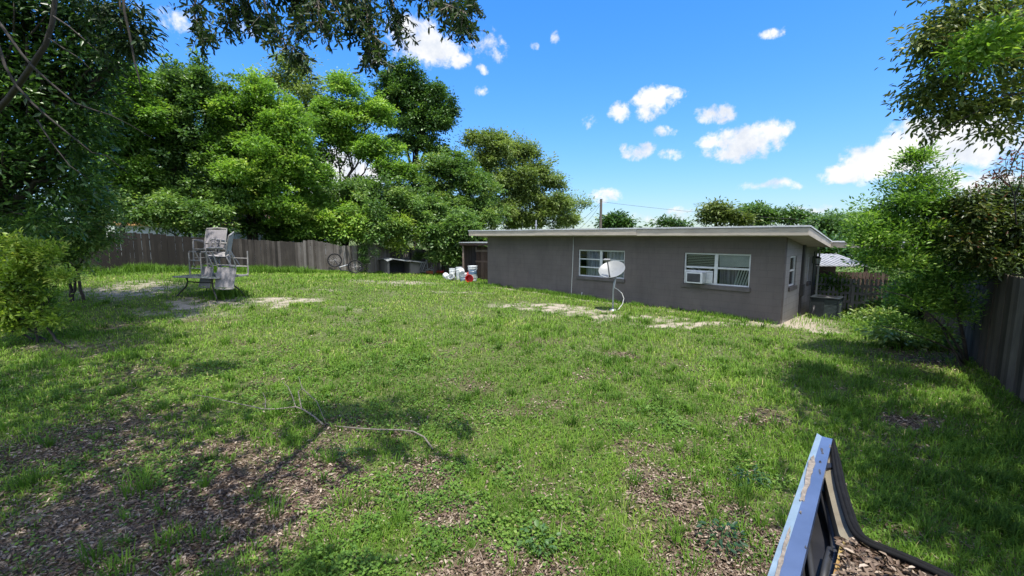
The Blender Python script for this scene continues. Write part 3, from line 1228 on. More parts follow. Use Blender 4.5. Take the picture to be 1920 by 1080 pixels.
def fence(name, label, p0, p1, hfun, mat, board=.14, gap=.001, dog=True, base=None, panel=2.4, jit=.03, face=1, shadeslope=None, rails=True, lean=.0):
    p0 = np.array(p0, float)
    p1 = np.array(p1, float)
    L = np.linalg.norm(p1 - p0)
    d = (p1 - p0) / L
    root = thing(name, label, 'fence', (p0[0], p0[1], 0), (0, 0, math.atan2(d[1], d[0])))
    np_ = max(1, int(round(L / panel)))
    pl = L / np_
    for k in range(np_):
        mb = MB()
        off = random.uniform(-jit, jit)
        x = k * pl
        while x < (k + 1) * pl - .02:
            w = min(board * random.uniform(.93, 1.04), (k + 1) * pl - x)
            c = p0 + d * (x + w / 2)
            zb = (float(height(c[0], c[1])) if base is None else base)
            zt = zb + hfun(x + w / 2) + off + random.uniform(-jit, jit) * .6
            zb -= .05
            t = random.gauss(.5, .2) + (shadeslope(x) if shadeslope else 0)
            tw = random.uniform(-.006, .006)
            dx = random.uniform(-.012, .012) * lean
            g = gap / 2 + (.006 if random.random() < .02 else 0)
            y0, y1 = tw - .01, tw + .009
            c_ = .022 if dog else 0.0
            prof = [(x + g, zb), (x + w - g, zb), (x + w - g + dx, zt - c_), (x + w - g - c_ + dx, zt), (x + g + c_ + dx, zt), (x + g + dx, zt - c_)]
            vs = [(a, y0, z) for a, z in prof] + [(a, y1, z) for a, z in prof]
            n = 6
            fs = [tuple(range(n)), tuple(range(2 * n - 1, n - 1, -1))] + [(i, n + i, n + (i + 1) % n, (i + 1) % n) for i in range(n)]
            mb.add(vs, fs, t)
            x += w
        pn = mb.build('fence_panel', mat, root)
        if rails:
            c = p0 + d * (k + .5) * pl
            zb = (float(height(c[0], c[1])) if base is None else base)
            h = hfun((k + .5) * pl)
            for q in (.25, h * .5, h - .3):
                mb = MB()
                mb.box(k * pl + .01, (k + 1) * pl - .01, .02 * face, .06 * face, zb + q, zb + q + .085, .4)
                mb.build('rail', mat, pn)
    for k in range(np_ + 1):
        c = p0 + d * k * pl
        zb = (float(height(c[0], c[1])) if base is None else base)
        mb = MB()
        mb.box(k * pl - .045, k * pl + .045, .065 * face, .155 * face, zb - .1, zb + hfun(k * pl) - .04, .4)
        mb.build('post', mat, root)
    return root


A0 = fpt(21.5)
B0 = fpt(-1.2)
# heights: sagging towards the right, ragged scallops
LB = 22.7


def hback(x):
    s = 21.5 - x
    h = 1.62
    if s < 8:
        h += .10 * math.sin(s * 1.9) + .05
    return h


fence('wooden_fence', 'long weathered board fence along the back of the yard behind the bicycle', A0, B0, hback, m_fence, shadeslope=lambda x: -.95 + 1.15 * max(0, min(1, (x - 7) / 9)), jit=.04, face=1, lean=1)  # tint slope paints shade into the left boards and sun into the right
fence('wooden_fence', 'short grey board fence between the buckets and the overgrown corner', B0 + np.array([.05, -.05]), hw(-11.2, 10.5), lambda x: 1.75, m_fence, jit=.03, face=1)
rf0 = np.array([7.72, 6.28])
rfd = np.array([.573, .82])
fence('wooden_fence', 'dark damp board fence at the right edge under the bush tree', rf0 - rfd * 7.0, rf0 + rfd * 9.5, lambda x: 1.86, m_fence_dk, board=.15, jit=.02, face=-1, lean=.5)
fe0 = rf0 + rfd * 9.45
fence('picket_fence', 'low grey gapped picket fence beyond the small bush tree', (fe0[0] - .05, fe0[1] + .15), (10.4, 15.6), lambda x: 1.12, m_grey, board=.12, gap=.05, jit=.01, face=1, panel=2.0)
fence('picket_fence', 'dark brown board fence under the pale lean-to roof', (10.3, 17.6), (14.6, 16.8), lambda x: 1.2, m_brown, board=.13, gap=.02, jit=.02, face=1)

# lean-to roof beyond the condenser
le = thing('lean_to', 'pale metal lean-to roof low above the brown fence', 'shed', (12.0, 18.4, 0), (0, 0, -.15))
b_ = MB()
for k in range(22):
    b_.box(-1.5 + k * .18, -1.5 + k * .18 + .1, -.8, 1.6, 1.36, 1.395)
    b_.box(-1.5 + k * .18 + .1, -1.5 + k * .18 + .18, -.8, 1.6, 1.355, 1.375)
for i, p in enumerate(b_.v):
    b_.v[i] = (p[0], p[1], p[2] + (p[1] + .8) * .16)
b_.build('roof_sheet', simple('pale_metal_roof', (.3, .3, .3), .6, .1, var=.3, scale=3), le)
for (px_, py_) in ((-1.4, -.7), (2.3, -.7), (-1.4, 1.5), (2.3, 1.5)):
    b_ = MB()
    b_.box(px_ - .05, px_ + .05, py_ - .05, py_ + .05, -.1, 1.35 + (py_ + .8) * .16)
    b_.build('post', m_brown, le)
b_ = MB()
b_.box(-1.35, 2.3, 1.42, 1.47, -.1, 1.65)
b_.build('back_wall', m_brown, le)

# garden junk by that fence: an upside-down wheelbarrow shape half hidden by the bush
wbk = thing('wheelbarrow', 'dark wheelbarrow tipped on its side by the grey pickets', 'wheelbarrow', (12.6, 13.2, 0), (0, 0, .6))
b_ = MB()
vs = [(-.45, -.3, .25), (.35, -.25, .25), (.35, .25, .25), (-.45, .3, .25), (-.65, -.36, .62), (.6, -.34, .56), (.6, .34, .56), (-.65, .36, .62)]
b_.add(vs, [(0, 3, 2, 1), (0, 1, 5, 4), (1, 2, 6, 5), (2, 3, 7, 6), (3, 0, 4, 7)])
b_.build('tray', m_black, wbk)
b_ = MB()
for sy in (-.26, .26):
    b_.tube([(.75, sy * .3, .2), (-.1, sy, .24), (-1.2, sy, .5)], .022, 7)
b_.tube([(-.5, -.26, .3), (-.55, -.27, 0), (-.55, .27, 0), (-.5, .26, .3)], .018, 6)
b_.build('handle', m_galv, wbk)
b_ = MB()
b_.M = Matrix.Translation((.78, 0, .2))
b_.torus(.16, .05, 24, 8)
b_.build('wheel', m_black, wbk)

# ------------------------------------------------------------------ shed behind the house corner
shp = at(893, 531, 25.0)
sh = thing('wooden_shed', 'brown plank lean-to shed showing past the far house corner', 'shed', (shp[0], 25.0, float(height(shp[0], 25))), (0, 0, -.35))
b_ = MB()
for k in range(9):
    b_.box(.02 + k * .15, .16 + k * .15, 0, .02, .05, 1.92, random.uniform(.2, .7))
b_.box(-.02, 1.4, -.03, -.001, 1.02, 1.12, .8)
b_.box(-.02, 1.4, -.03, -.001, 1.62, 1.74, 1.0)
b_.box(-.02, .06, -.028, -.001, 1.74, 1.9, 1.0)
b_.build('door', m_brown, sh)
for a_ in ((-.62, -.54, -.5, -.42, 0, 2.1, .95), (1.42, 1.5, -.5, -.42, 0, 2.1, .6), (-.62, -.54, 1.4, 1.48, 0, 2.0, .4)):
    b_ = MB()
    b_.box(*a_)
    b_.build('post', m_brown, sh)
b_ = MB()
for k in range(10):
    b_.box(-.58, -.56, -.4 + k * .18, -.4 + k * .18 + .175, .02, 2.0, random.uniform(.1, .5))
b_.build('side_wall', m_brown, sh)
b_ = MB()
b_.box(-.72, 1.7, -.62, -.56, 2.0, 2.12, .4)
b_.build('lintel', m_brown, sh)
b_ = MB()
b_.box(-.75, 1.72, -.66, 1.6, 2.125, 2.17)
b_.build('roof', m_galv, sh, bevel=.005)

# ------------------------------------------------------------------ pails
m_pail = simple('white_pail_plastic', (.66, .69, .69), .45, var=.2, scale=9)
m_paildirty = simple('grey_stained_pail', (.40, .44, .46), .5, var=.5, scale=8)
m_red = simple('red_plastic', (.55, .02, .015), .4, var=.2)
m_redf = simple('faded_red_plastic', (.5, .09, .08), .5, var=.25)
m_band = simple('blue_grey_band', (.13, .22, .34), .5, var=.25)


def pail(label, px, Y, zoff=0, tilt=(0, 0), spin=0, m=None, h=.37, r=.15, band=False, lid=False, name='bucket'):
    p = at(px[0], px[1], Y)
    z0 = float(height(p[0], Y))
    o = thing(name, label, 'bucket', (p[0], Y, z0 + zoff), (tilt[0], tilt[1], spin), 'buckets piled by the far house corner')
    b = MB()
    b.lathe([(r * .86, 0), (r * .88, .01), (r * .98, h * .78), (r * 1.05, h * .79), (r * 1.05, h * .83), (r, h * .84), (r * 1.02, h * .96), (r * 1.06, h * .965), (r * 1.06, h), (r * .98, h), (r * .84, .02), (.001, .02)], 24, cap1=False)
    b.build('shell', m or m_pail, o, smooth='auto')
    if band:
        b = MB()
        b.lathe([(r * .90 + .003, h * .22), (r * .96 + .003, h * .66)], 24, cap0=False, cap1=False)
        b.build('printed_band', m_band, o, smooth=True)
    if lid:
        b = MB()
        b.lathe([(r * 1.08, h - .02), (r * 1.09, h + .012), (r * .96, h + .018), (r * .94, h + .008), (.001, h + .008)], 24, cap1=False)
        b.build('lid', m_pail, o, smooth='auto')
    b = MB()
    pts = [(r * 1.05 * math.cos(t), .02 + r * .5 * math.sin(t), h * .8 - r * 1.0 * math.sin(t)) for t in np.linspace(0, math.pi, 14)]
    pts = [(q[0], -r * 1.08 * math.sin(t) - .005, h * .8 - r * .7 * math.sin(t)) for q, t in zip(pts, np.linspace(0, math.pi, 14))]
    b.tube(pts, .005, 5)
    b.build('handle', m_galv, o)
    return o


YB = 22.7
pail('white bucket lying on its side at the left end of the pile', (840, 533), YB, .15, (-1.35, 0), .5)
pail('upright dull white bucket second from the left of the pile', (848.5, 530), YB + .35, 0, m=m_pail, h=.62, r=.16)
pail('bucket lying forward with its open mouth toward the lawn', (850, 537), YB - .35, .12, (1.1, .35), -.4, m=m_pail)
pail('upright white bucket at the back middle of the pile', (861, 530), YB + .3, 0, h=.72, r=.165)
pail('white bucket tipped so its round base faces the lawn', (867, 526), YB - .1, .42, (-1.25, 0), .25, m=m_pail, h=.34)
pail('grey stained bucket with dark side standing lowest in the pile', (869, 537), YB - .45, 0, m=m_paildirty, h=.34, r=.17, band=True)
pail('large white bucket with a blue band at the right of the pile', (886.5, 533), YB + .1, .30, h=.52, r=.235, band=True, lid=True)
pail('white bucket under the large banded bucket', (887, 536), YB + .1, 0, h=.30, r=.22)
pail('bright red bucket lying with its mouth toward the lawn', (882, 534), YB - .6, .19, (1.45, 0), -.1, m=m_red, h=.3, r=.19)
# faded red pieces
p = at(875, 512, YB + .15)
o = thing('road_cone', 'faded red plastic cone leaning among the white buckets', 'cone', tuple(p - np.array([0, 0, .35])), (.15, .3, 0))
b_ = MB()
b_.lathe([(.13, 0), (.11, .02), (.10, .03), (.035, .58), (.03, .6)], 16)
b_.build('cone_body', m_redf, o, smooth='auto')
b_ = MB()
b_.box(-.15, .15, -.15, .15, -.03, -.002)
b_.build('base', m_redf, o, bevel=.01)
p = at(865, 514, YB + .1)
o = thing('plastic_jug', 'white jug with a faded red cap resting on the buckets', 'jug', tuple(p - np.array([0, 0, .1])), (.2, 1.1, .3))
b_ = MB()
b_.lathe([(.09, 0), (.1, .02), (.1, .2), (.06, .27), (.03, .3), (.03, .33)], 16)
b_.build('body', m_pail, o, smooth='auto')
b_ = MB()
b_.lathe([(.036, .331), (.036, .37), (.03, .375)], 12)
b_.build('cap', m_redf, o)
q_ = fpt(-.75, .5)
p = np.array([q_[0], q_[1], float(height(q_[0], q_[1]))])
o = thing('fuel_can', 'small red can half sunk in the grass by the fence', 'can', tuple(p), (0, 0, .2))
b_ = MB()
b_.box(-.24, .24, -.13, .13, 0, .17)
b_.build('body', m_red, o, bevel=.03)
b_ = MB()
b_.tube([(-.2, 0, .17), (-.18, 0, .23), (.1, 0, .25), (.14, 0, .17)], .018, 6)
b_.tube([(.18, 0, .16), (.27, 0, .27)], .02, 6)
b_.build('handle', m_redf, o)

# ------------------------------------------------------------------ dog house, pallet, chair by the fence
def fground(s_, off_):
    q = fpt(s_, off_)
    return np.array([q[0], q[1], float(height(q[0], q[1]))])


dp = fground(2.75, .8)
dh = thing('dog_house', 'low plywood dog house with black opening and bent tin top', 'dog house', tuple(dp), (0, 0, math.atan2(FD[1], FD[0]) - .12))
m_ply = woodmat('grey_plywood', [(.1, (.05, .045, .045)), (.5, (.13, .12, .12)), (.95, (.26, .25, .25))])
b_ = MB()
b_.box(-.84, -.72, -.5, .6, 0, .86, .6)
b_.box(.66, 1.30, -.5, -.46, 0, .72, .55)
b_.box(1.26, 1.30, -.46, .6, 0, .70, .5)
b_.box(-.72, 1.26, .56, .6, 0, .85, .3)
b_.box(.62, .66, -.46, .56, 0, .74, .3)
b_.build('wall', m_ply, dh)
b_ = MB()
b_.box(-.72, .62, -.3, .55, -.02, .05)
b_.box(-.70, .60, .3, .33, .05, .7)
b_.build('floor', m_dark, dh)
b_ = MB()
sheet = [(-.95, .93), (-.6, 1.0), (-.1, .96), (.3, .9), (.7, .82), (1.05, .79), (1.42, .77)]
vs = []
for (a, z) in sheet:
    for yy in (-.75, -.2, .65):
        vs.append((a, yy, z + .035 * math.sin(a * 5 + yy * 3) - (.05 if yy < -.5 else 0)))
vs2 = [(a, yy, z - .03) for (a, yy, z) in vs]
fs = []
n3 = 3
for i in range(len(sheet) - 1):
    for j in range(2):
        fs.append((i * 3 + j, (i + 1) * 3 + j, (i + 1) * 3 + j + 1, i * 3 + j + 1))
k_ = len(vs)
fs += [tuple(i + k_ for i in f[::-1]) for f in fs]
for i in range(len(sheet) - 1):
    fs.append((i * 3, i * 3 + k_, (i + 1) * 3 + k_, (i + 1) * 3))
    fs.append((i * 3 + 2, (i + 1) * 3 + 2, (i + 1) * 3 + 2 + k_, i * 3 + 2 + k_))
fs.append((0, 1, 1 + k_, k_))
fs.append((1, 2, 2 + k_, 1 + k_))
e3 = (len(sheet) - 1) * 3
fs += [(e3, e3 + k_, e3 + 1 + k_, e3 + 1), (e3 + 1, e3 + 1 + k_, e3 + 2 + k_, e3 + 2)]
b_.add(vs + vs2, fs)
b_.build('roof_sheet', simple('bent_tin_sheet', (.34, .36, .37), .5, .2, var=.5, scale=4), dh)
pp = fground(1.35, .55)
pt = thing('pallet', 'old slatted pallet leaning crooked against the dog house end', 'pallet', tuple(pp + np.array([.1, .1, 0])), (-.25, 0, math.atan2(FD[1], FD[0]) - .1))
b_ = MB()
for k in range(6):
    a = -.35 + k * .14
    b_.add([(a, 0, .0), (a + .09, 0, .0), (a + .55, 0, .78), (a + .46, 0, .78), (a, .02, .0), (a + .09, .02, .0), (a + .55, .02, .78), (a + .46, .02, .78)],
           [(0, 1, 2, 3), (7, 6, 5, 4), (0, 4, 5, 1), (1, 5, 6, 2), (2, 6, 7, 3), (3, 7, 4, 0)], random.uniform(.4, 1))
b_.build('slat', m_grey, pt)
b_ = MB()
b_.box(-.4, .95, .022, .1, .08, .16, .6)
b_.box(.05, .98, .022, .1, .70, .78, .6)
b_.box(.84, .92, -.04, -.002, -.05, .86, .7)
b_.build('stringer', m_grey, pt)
cp = fground(.25, .6)
lc = thing('camp_chair', 'small grey folding chair with an orange crate front by the fence', 'chair', tuple(cp), (0, 0, .4))
b_ = MB()
for sx in (-.26, .26):
    b_.tube([(sx, -.2, 0), (sx, -.2, .52)], .018, 6)
    b_.tube([(sx, .22, 0), (sx, .25, .62)], .018, 6)
b_.tube([(-.28, -.2, .26), (.28, -.1, .55)], .016, 6)
b_.tube([(.28, -.2, .26), (-.28, -.1, .55)], .016, 6)
b_.build('frame', m_galv, lc)
b_ = MB()
b_.box(-.24, .24, -.18, .22, .31, .34)
b_.build('seat', m_paildirty, lc, bevel=.01)
b_ = MB()
b_.box(-.23, .25, -.23, -.19, .01, .24)
b_.build('front_panel', simple('faded_orange_plastic', (.5, .17, .07), .5, var=.3), lc, bevel=.01)

# ------------------------------------------------------------------ bicycle, upside down against the fence
bp = fground(5.9, .45)
fa = math.atan2(FD[1], FD[0])
m_tyre = simple('black_tyre_rubber', (.012, .012, .013), .8)
m_bike = simple('dark_bike_paint', (.02, .022, .035), .35, var=.3)
m_silver = simple('silver_bike_tube', (.55, .56, .58), .35, .3, var=.2)
bk = thing('bicycle', 'black bicycle turned upside down against the back fence', 'bicycle', tuple(bp + np.array([.0, -.15, 0])), (0, 0, fa - .45))
hub1 = Vector((-.52, 0, .77))
hub2 = Vector((.56, 0, .38))


def wheel(h, nm, r=.37):
    e = bpy.data.objects.new(nm, None)
    C.objects.link(e)
    e.parent = bk
    e.location = h
    w = MB()
    w.torus(r, .028, 44, 8)
    w.build('tyre', m_tyre, e, smooth=True)
    w = MB()
    w.torus(r - .035, .011, 44, 6)
    w.build('rim', m_bike, e, smooth=True)
    w = MB()
    for k in range(18):
        a = k * 2 * math.pi / 18
        w.tube([(.02 * math.cos(a + .6), .02 * (-1) ** k, .02 * math.sin(a + .6)), ((r - .03) * math.cos(a), 0, (r - .03) * math.sin(a))], .0018, 4)
    w.build('spokes', m_silver, e)
    w = MB()
    w.tube([(0, -.05, 0), (0, .05, 0)], .02, 8)
    w.build('hub', m_bike, e)


wheel(hub1, 'wheel')
wheel(hub2, 'wheel')
hd0 = Vector((-.30, 0, .36))
hd1 = Vector((-.22, 0, .20))
bb = Vector((.16, 0, .50))
st_ = Vector((.25, 0, .14))
b_ = MB()
b_.tube([hd0, bb], .024, 8)
b_.build('down_tube', m_silver, bk)
b_ = MB()
b_.tube([hd1, st_], .02, 8)
b_.tube([bb, st_], .019, 8)
b_.tube([hd0, hd1], .026, 8)
for sy in (-.06, .06):
    b_.tube([hub2 + Vector((0, sy, 0)), bb + Vector((0, sy * .5, 0))], .011, 6)
    b_.tube([hub2 + Vector((0, sy, 0)), st_ + Vector((0, sy * .3, .03))], .009, 6)
    b_.tube([hub1 + Vector((0, sy, 0)), hd0 + Vector((0, sy, .04)), hd0], .014, 6)
b_.build('frame', m_bike, bk)
b_ = MB()
b_.tube([hd1, Vector((-.23, 0, .08)), Vector((-.26, 0, .05))], .015, 6)
b_.tube([Vector((-.18, -.33, .03)), Vector((-.27, -.15, .05)), Vector((-.27, .15, .05)), Vector((-.18, .33, .03))], .014, 6)
b_.build('handlebar', m_bike, bk)
b_ = MB()
b_.tube([st_, Vector((.29, 0, .03))], .014, 6)
b_.add([(.12, -.02, .02), (.42, -.09, .015), (.42, .09, .015), (.12, .02, .02), (.12, -.02, -.02), (.42, -.08, -.02), (.42, .08, -.02), (.12, .02, -.02)],
       [(0, 1, 2, 3), (7, 6, 5, 4), (0, 4, 5, 1), (1, 5, 6, 2), (2, 6, 7, 3), (3, 7, 4, 0)])
b_.build('saddle', m_black, bk)
b_ = MB()
b_.M = Matrix.Translation(bb + Vector((0, -.05, 0)))
b_.torus(.085, .012, 24, 6)
b_.tube([(0, -.03, 0), (.14, -.04, .09)], .013, 6)
b_.tube([(0, .08, 0), (-.14, .09, -.09)], .013, 6)
b_.box(.10, .18, -.1, -.04, .08, .1)
b_.build('crank', m_black, bk)

# ------------------------------------------------------------------ patio table and chairs
tp = onground(396, 556)
m_patio = simple('chalky_patio_metal', (.28, .265, .25), .6, var=.35, scale=10)
m_ptop = simple('greenish_glass_top', (.24, .27, .24), .25, var=.3, scale=3)
m_leg = simple('dark_bronze_metal', (.035, .03, .028), .5, var=.3)
m_sling = simple('faded_sling_fabric', (.25, .235, .245), .9, var=.22, scale=7)
m_sling_lit = simple('sunlit_sling_fabric', (.30, .285, .275), .9, var=.2, scale=7)  # sling colour lightened to stand in for sun on the sideways chair
TROT = -.30
TZ = tp[2]
tab = thing('patio_table', 'long patio table with thin pale top and curved dark legs', 'table', tuple(tp), (0, 0, TROT))
tab.scale = (.86, .95, 1)
TH_ = .68
b_ = MB()
hx_, hy_ = 1.08, .58
oct_ = [(-hx_, -hy_ + .1), (-hx_ + .1, -hy_), (hx_ - .1, -hy_), (hx_, -hy_ + .1), (hx_, hy_ - .1), (hx_ - .1, hy_), (-hx_ + .1, hy_), (-hx_, hy_ - .1)]
b_.slab([(x_, y_, TH_) for x_, y_ in oct_], .012)
b_.build('tabletop', m_ptop, tab)
b_ = MB()
b_.tube([(x_, y_, TH_ - .02) for x_, y_ in oct_ + oct_[:1]], .02, 6)
b_.build('table_rim', m_patio, tab)
for sx in (-1, 1):
    for sy in (-1, 1):
        b_ = MB()
        b_.tube([(sx * .62, sy * .36, TH_ - .03), (sx * .60, sy * .35, .5), (sx * .66, sy * .38, .34), (sx * .82, sy * .45, .2), (sx * .95, sy * .5, .06), (sx * .98, sy * .51, -.02)], .026, 8)
        b_.build('leg', m_leg, tab, smooth=True)
for pq in ([(-.6, .36, .5), (.6, .36, .5)], [(-.6, -.36, .5), (.6, -.36, .5)], [(-.6, -.36, .5), (0, 0, .42), (.6, .36, .5)], [(-.6, .36, .5), (0, 0, .42), (.6, -.36, .5)]):
    b_ = MB()
    b_.tube(pq, .017, 6)
    b_.build('stretcher', m_leg, tab)


def patio_chair(label, loc, rot, fabric, sc=1.0):
    """seat at z=.42, front towards -y; frame of tube, sling seat and back"""
    o = thing('patio_chair', label, 'chair', loc, rot, 'patio chairs heaped on the table')
    o.scale = (sc, sc, sc)
    w = .27
    for s in (-1, 1):
        b = MB()
        b.tube([(s * w, -.26, 0), (s * w, -.25, .62), (s * w * 1.04, -.14, .65), (s * w, .2, .62)], .018, 7)
        b.build('leg', m_patio, o)
    b = MB()
    for s in (-1, 1):
        b.tube([(s * w, .36, 0), (s * w, .22, .34), (s * (w - .015), .19, .46), (s * (w - .015), .33, .98)], .017, 7)
    b.tube([(-w + .015, .33, .98), (0, .36, 1.0), (w - .015, .33, .98)], .02, 7)
    b.tube([(-w + .015, .235, .60), (w - .015, .235, .60)], .014, 6)
    b.build('back_frame', m_patio, o)
    for s in (-1, 1):
        b = MB()
        b.box(s * w - .028, s * w + .028, -.24, .16, .645, .672)
        b.build('armrest', m_patio, o, bevel=.008)
    for pq in (((-w, -.25, .42), (w, -.25, .42)), ((-w, .21, .36), (w, .21, .36)), ((-w, -.25, .2), (w, -.25, .2))):
        b = MB()
        b.tube(pq, .014, 6)
        b.build('stretcher', m_patio, o)

    def sling(pts, nm):
        m_ = MB()
        vs = []
        for (y_, z_) in pts:
            for x_ in (-w + .02, 0, w - .02):
                vs.append((x_, y_ + (.012 if x_ == 0 else 0), z_ - (.012 if x_ == 0 else 0)))
        n_ = len(pts)
        vs2 = [(a, c + .008, d - .004) for a, c, d in vs]
        fs_ = []
        for i in range(n_ - 1):
            for j in range(2):
                fs_.append((i * 3 + j, i * 3 + j + 1, i * 3 + j + 4, i * 3 + j + 3))
        fs_ += [tuple(q + len(vs) for q in f[::-1]) for f in fs_]
        m_.add(vs + vs2, fs_)
        m_.build(nm, fabric, o, smooth=True)
    sling([(-.24, .43), (-.1, .415), (.1, .40), (.19, .40)], 'seat')
    sling([(.2, .44), (.235, .58), (.28, .76), (.325, .965)], 'backrest')
    return o


def tpos(lx, ly, lz):
    c, s = math.cos(TROT), math.sin(TROT)
    return (tp[0] + lx * c - ly * s, tp[1] + lx * s + ly * c, tp[2] + lz)


def tfix(px, Y, lz):
    p = at(px, 500, Y)
    return (p[0], p[1], tp[2] + lz)


# turned over with its arms on the table top, its back hanging in front of the near edge
CS = 1.15
Yt = tp[1]
patio_chair('upside down patio chair hanging its pale back over the near table edge', tfix(436, Yt - .30, TH_ + .79), (math.pi, .03, -.10), m_sling, CS)
patio_chair('upright patio chair standing on the left half of the table', tfix(385, Yt + .1, TH_ + .01), (0, 0, -.45), m_sling, CS)
patio_chair('topmost patio chair stacked on the others with its back to the fence', tfix(396, Yt + .32, TH_ + .30), (-.06, 0, .10), m_sling, 1.25)
patio_chair('patio chair turned sideways at the right of the heap with its back leaning out', tfix(417, Yt + .2, TH_ + .22), (0, .22, -1.25), m_sling_lit, CS)
patio_chair('patio chair lying upside down under the stacked ones at the middle of the table', tfix(404, Yt + .05, TH_ + .79), (math.pi, 0, -.5), m_sling, CS)

# ------------------------------------------------------------------ vehicle body corner (nearest thing, lower right)
def z_of(pts, z):
    return [tuple(gp(u, v, z)) for (u, v) in pts]


m_blue = simple('violet_blue_car_paint', (.07, .098, .175), .33, .0, var=.22, scale=3, coat=.5)
m_pale = simple('blue_paint_sky_sheen', (.22, .30, .37), .45, var=.2, scale=9)  # rail blue lightened to paint in the sky reflected by the bevel
m_fill = simple('flaking_grey_filler', (.22, .19, .16), .95, var=.45, scale=40, bmp=.8)
m_rub = simple('black_rubber_seal', (.008, .008, .008), .8, var=.4, scale=30, bmp=.3, spec=.15)
m_beige = simple('beige_primer_channel', (.23, .205, .145), .7, var=.3, scale=8, col2=(.14, .115, .075))
m_yel = simple('rusty_yellow_edge', (.45, .36, .13), .6, scale=14, col2=(.20, .09, .03))
ve = thing('vehicle_body', 'blue vehicle body corner with chipped paint, black rubber seal and dead leaves', 'vehicle part', (0, 0, 0))
ZV = 1.5
tipL, tipM, tipR = (1532, 812), (1541, 818), (1561, 823)
botL, botM, botR = (1404, 1180), (1428, 1180), (1477, 1180)
a0, a1 = gp(*tipL, ZV - .012), gp(*botL, ZV - .012)
c0, c1 = gp(*tipM, ZV), gp(*botM, ZV)
d0, d1 = gp(*tipR, ZV), gp(*botR, ZV)
N_ = 24
b_ = MB()
b2 = MB()
ev = lambda p, q, t: np.array(p) + (np.array(q) - np.array(p)) * t
dn_ = np.array([0, 0, -1.])
for k in range(N_):
    t0, t1 = k / N_, (k + 1) / N_
    c_a, c_b = ev(c0, c1, t0), ev(c0, c1, t1)
    d_a, d_b = ev(d0, d1, t0), ev(d0, d1, t1)
    l_a, l_b = ev(a0, a1, t0), ev(a0, a1, t1)
    b_.add([c_a, c_b, d_b, d_a], [(0, 1, 2, 3)])
    b_.add([d_a, d_b, d_b + dn_ * .05, d_a + dn_ * .05], [(0, 1, 2, 3)])
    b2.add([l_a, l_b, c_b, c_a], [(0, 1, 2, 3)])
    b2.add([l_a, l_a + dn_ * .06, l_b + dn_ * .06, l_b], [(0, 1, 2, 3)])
b_.add([c0, d0, d0 + dn_ * .05, c0 + dn_ * .05], [(0, 1, 2, 3)])
b_.build('top_rail', m_blue, ve)
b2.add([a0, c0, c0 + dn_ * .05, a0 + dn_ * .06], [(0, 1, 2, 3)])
b2.build('edge_bevel', m_pale, ve)
# side below the bevel, down to the ground
b_ = MB()
b_.add([a0 + dn_ * .061, a1 + dn_ * .061, a1 * np.array([1, 1, 0]) + np.array([0, 0, .05]), a0 * np.array([1, 1, 0]) + np.array([0, 0, .05])], [(0, 1, 2, 3)])
inw = np.array([.03, -.02, 0])
b_.add([a0 + dn_ * .061 + inw, a1 + dn_ * .061 + inw, a1 * np.array([1, 1, 0]) + np.array([0, 0, .05]) + inw, a0 * np.array([1, 1, 0]) + np.array([0, 0, .05]) + inw], [(3, 2, 1, 0)])
b_.build('side_panel', m_blue, ve)
# patches where the paint has come off


def chip(pts, mat, name, z=ZV + .003, th=.006):
    m_ = MB()
    q = []
    n = len(pts)
    for i in range(n):
        p, r_ = np.array(pts[i], float), np.array(pts[(i + 1) % n], float)
        for t in (0, .25, .5, .75):
            w = p + (r_ - p) * t + (R.normal(size=2) * 1.3 if t else 0)
            q.append(tuple(w))
    m_.slab(z_of(q, z), th)
    m_.build(name, mat, ve)


chip([(1525, 852), (1529, 868), (1521, 890), (1514, 915), (1509, 938), (1499, 936), (1508, 910), (1512, 885), (1516, 862)], m_fill, 'filler_patch')
chip([(1482, 985), (1481, 1005), (1474, 1030), (1462, 1075), (1447, 1130), (1440, 1128), (1458, 1060), (1470, 1015)], m_fill, 'filler_patch')
for (u, v, s_) in ((1541, 845, 4), (1537, 884, 3), (1538, 865, 1.5), (1511, 1026, 2), (1500, 960, 1.2), (1556, 836, 1.2)):
    chip([(u - s_ * .6, v - s_ * 1.4), (u + s_ * .5, v - s_), (u + s_ * .9, v + s_), (u - s_ * .3, v + s_ * 1.2)], simple('bare_metal_chip', (.05, .05, .06), .7) if s_ > 1.3 else m_fill, 'paint_chip', ZV + .002, .003)
# rubber seal: thick ridged lip following the opening
seal = [(1561, 824), (1566, 852), (1574, 898), (1582, 930), (1591, 960), (1600, 985), (1611, 1003), (1629, 1016), (1657, 1028), (1690, 1041), (1736, 1061), (1792, 1088), (1880, 1132), (2000, 1195)]
sp = [np.array(gp(u, v, ZV - .02)) for u, v in seal]
fine = []
for i in range(len(sp) - 1):
    for k in range(4):
        t = k / 4
        p0_, p1_, p2_, p3_ = sp[max(i - 1, 0)], sp[i], sp[i + 1], sp[min(i + 2, len(sp) - 1)]
        fine.append(.5 * ((2 * p1_) + (p2_ - p0_) * t + (2 * p0_ - 5 * p1_ + 4 * p2_ - p3_) * t * t + (-p0_ + 3 * p1_ - 3 * p2_ + p3_) * t ** 3))
fine.append(sp[-1])
b_ = MB()
for off, dz, rr in ((-.012, -.002, .0085), (.0, .003, .009), (.012, .0, .0085)):
    pts = []
    for i, p in enumerate(fine):
        tn = fine[min(i + 1, len(fine) - 1)] - fine[max(i - 1, 0)]
        sd_ = np.array([tn[1], -tn[0], 0])
        sd_ /= np.linalg.norm(sd_)
        pts.append(p + sd_ * off * min(1, .35 + i * .12) + np.array([0, 0, dz]))
    b_.tube(pts, [rr * min(1, .6 + i * .05) for i in range(len(fine))], 8)
b_.build('rubber_seal', m_rub, ve, smooth=True)
b_ = MB()
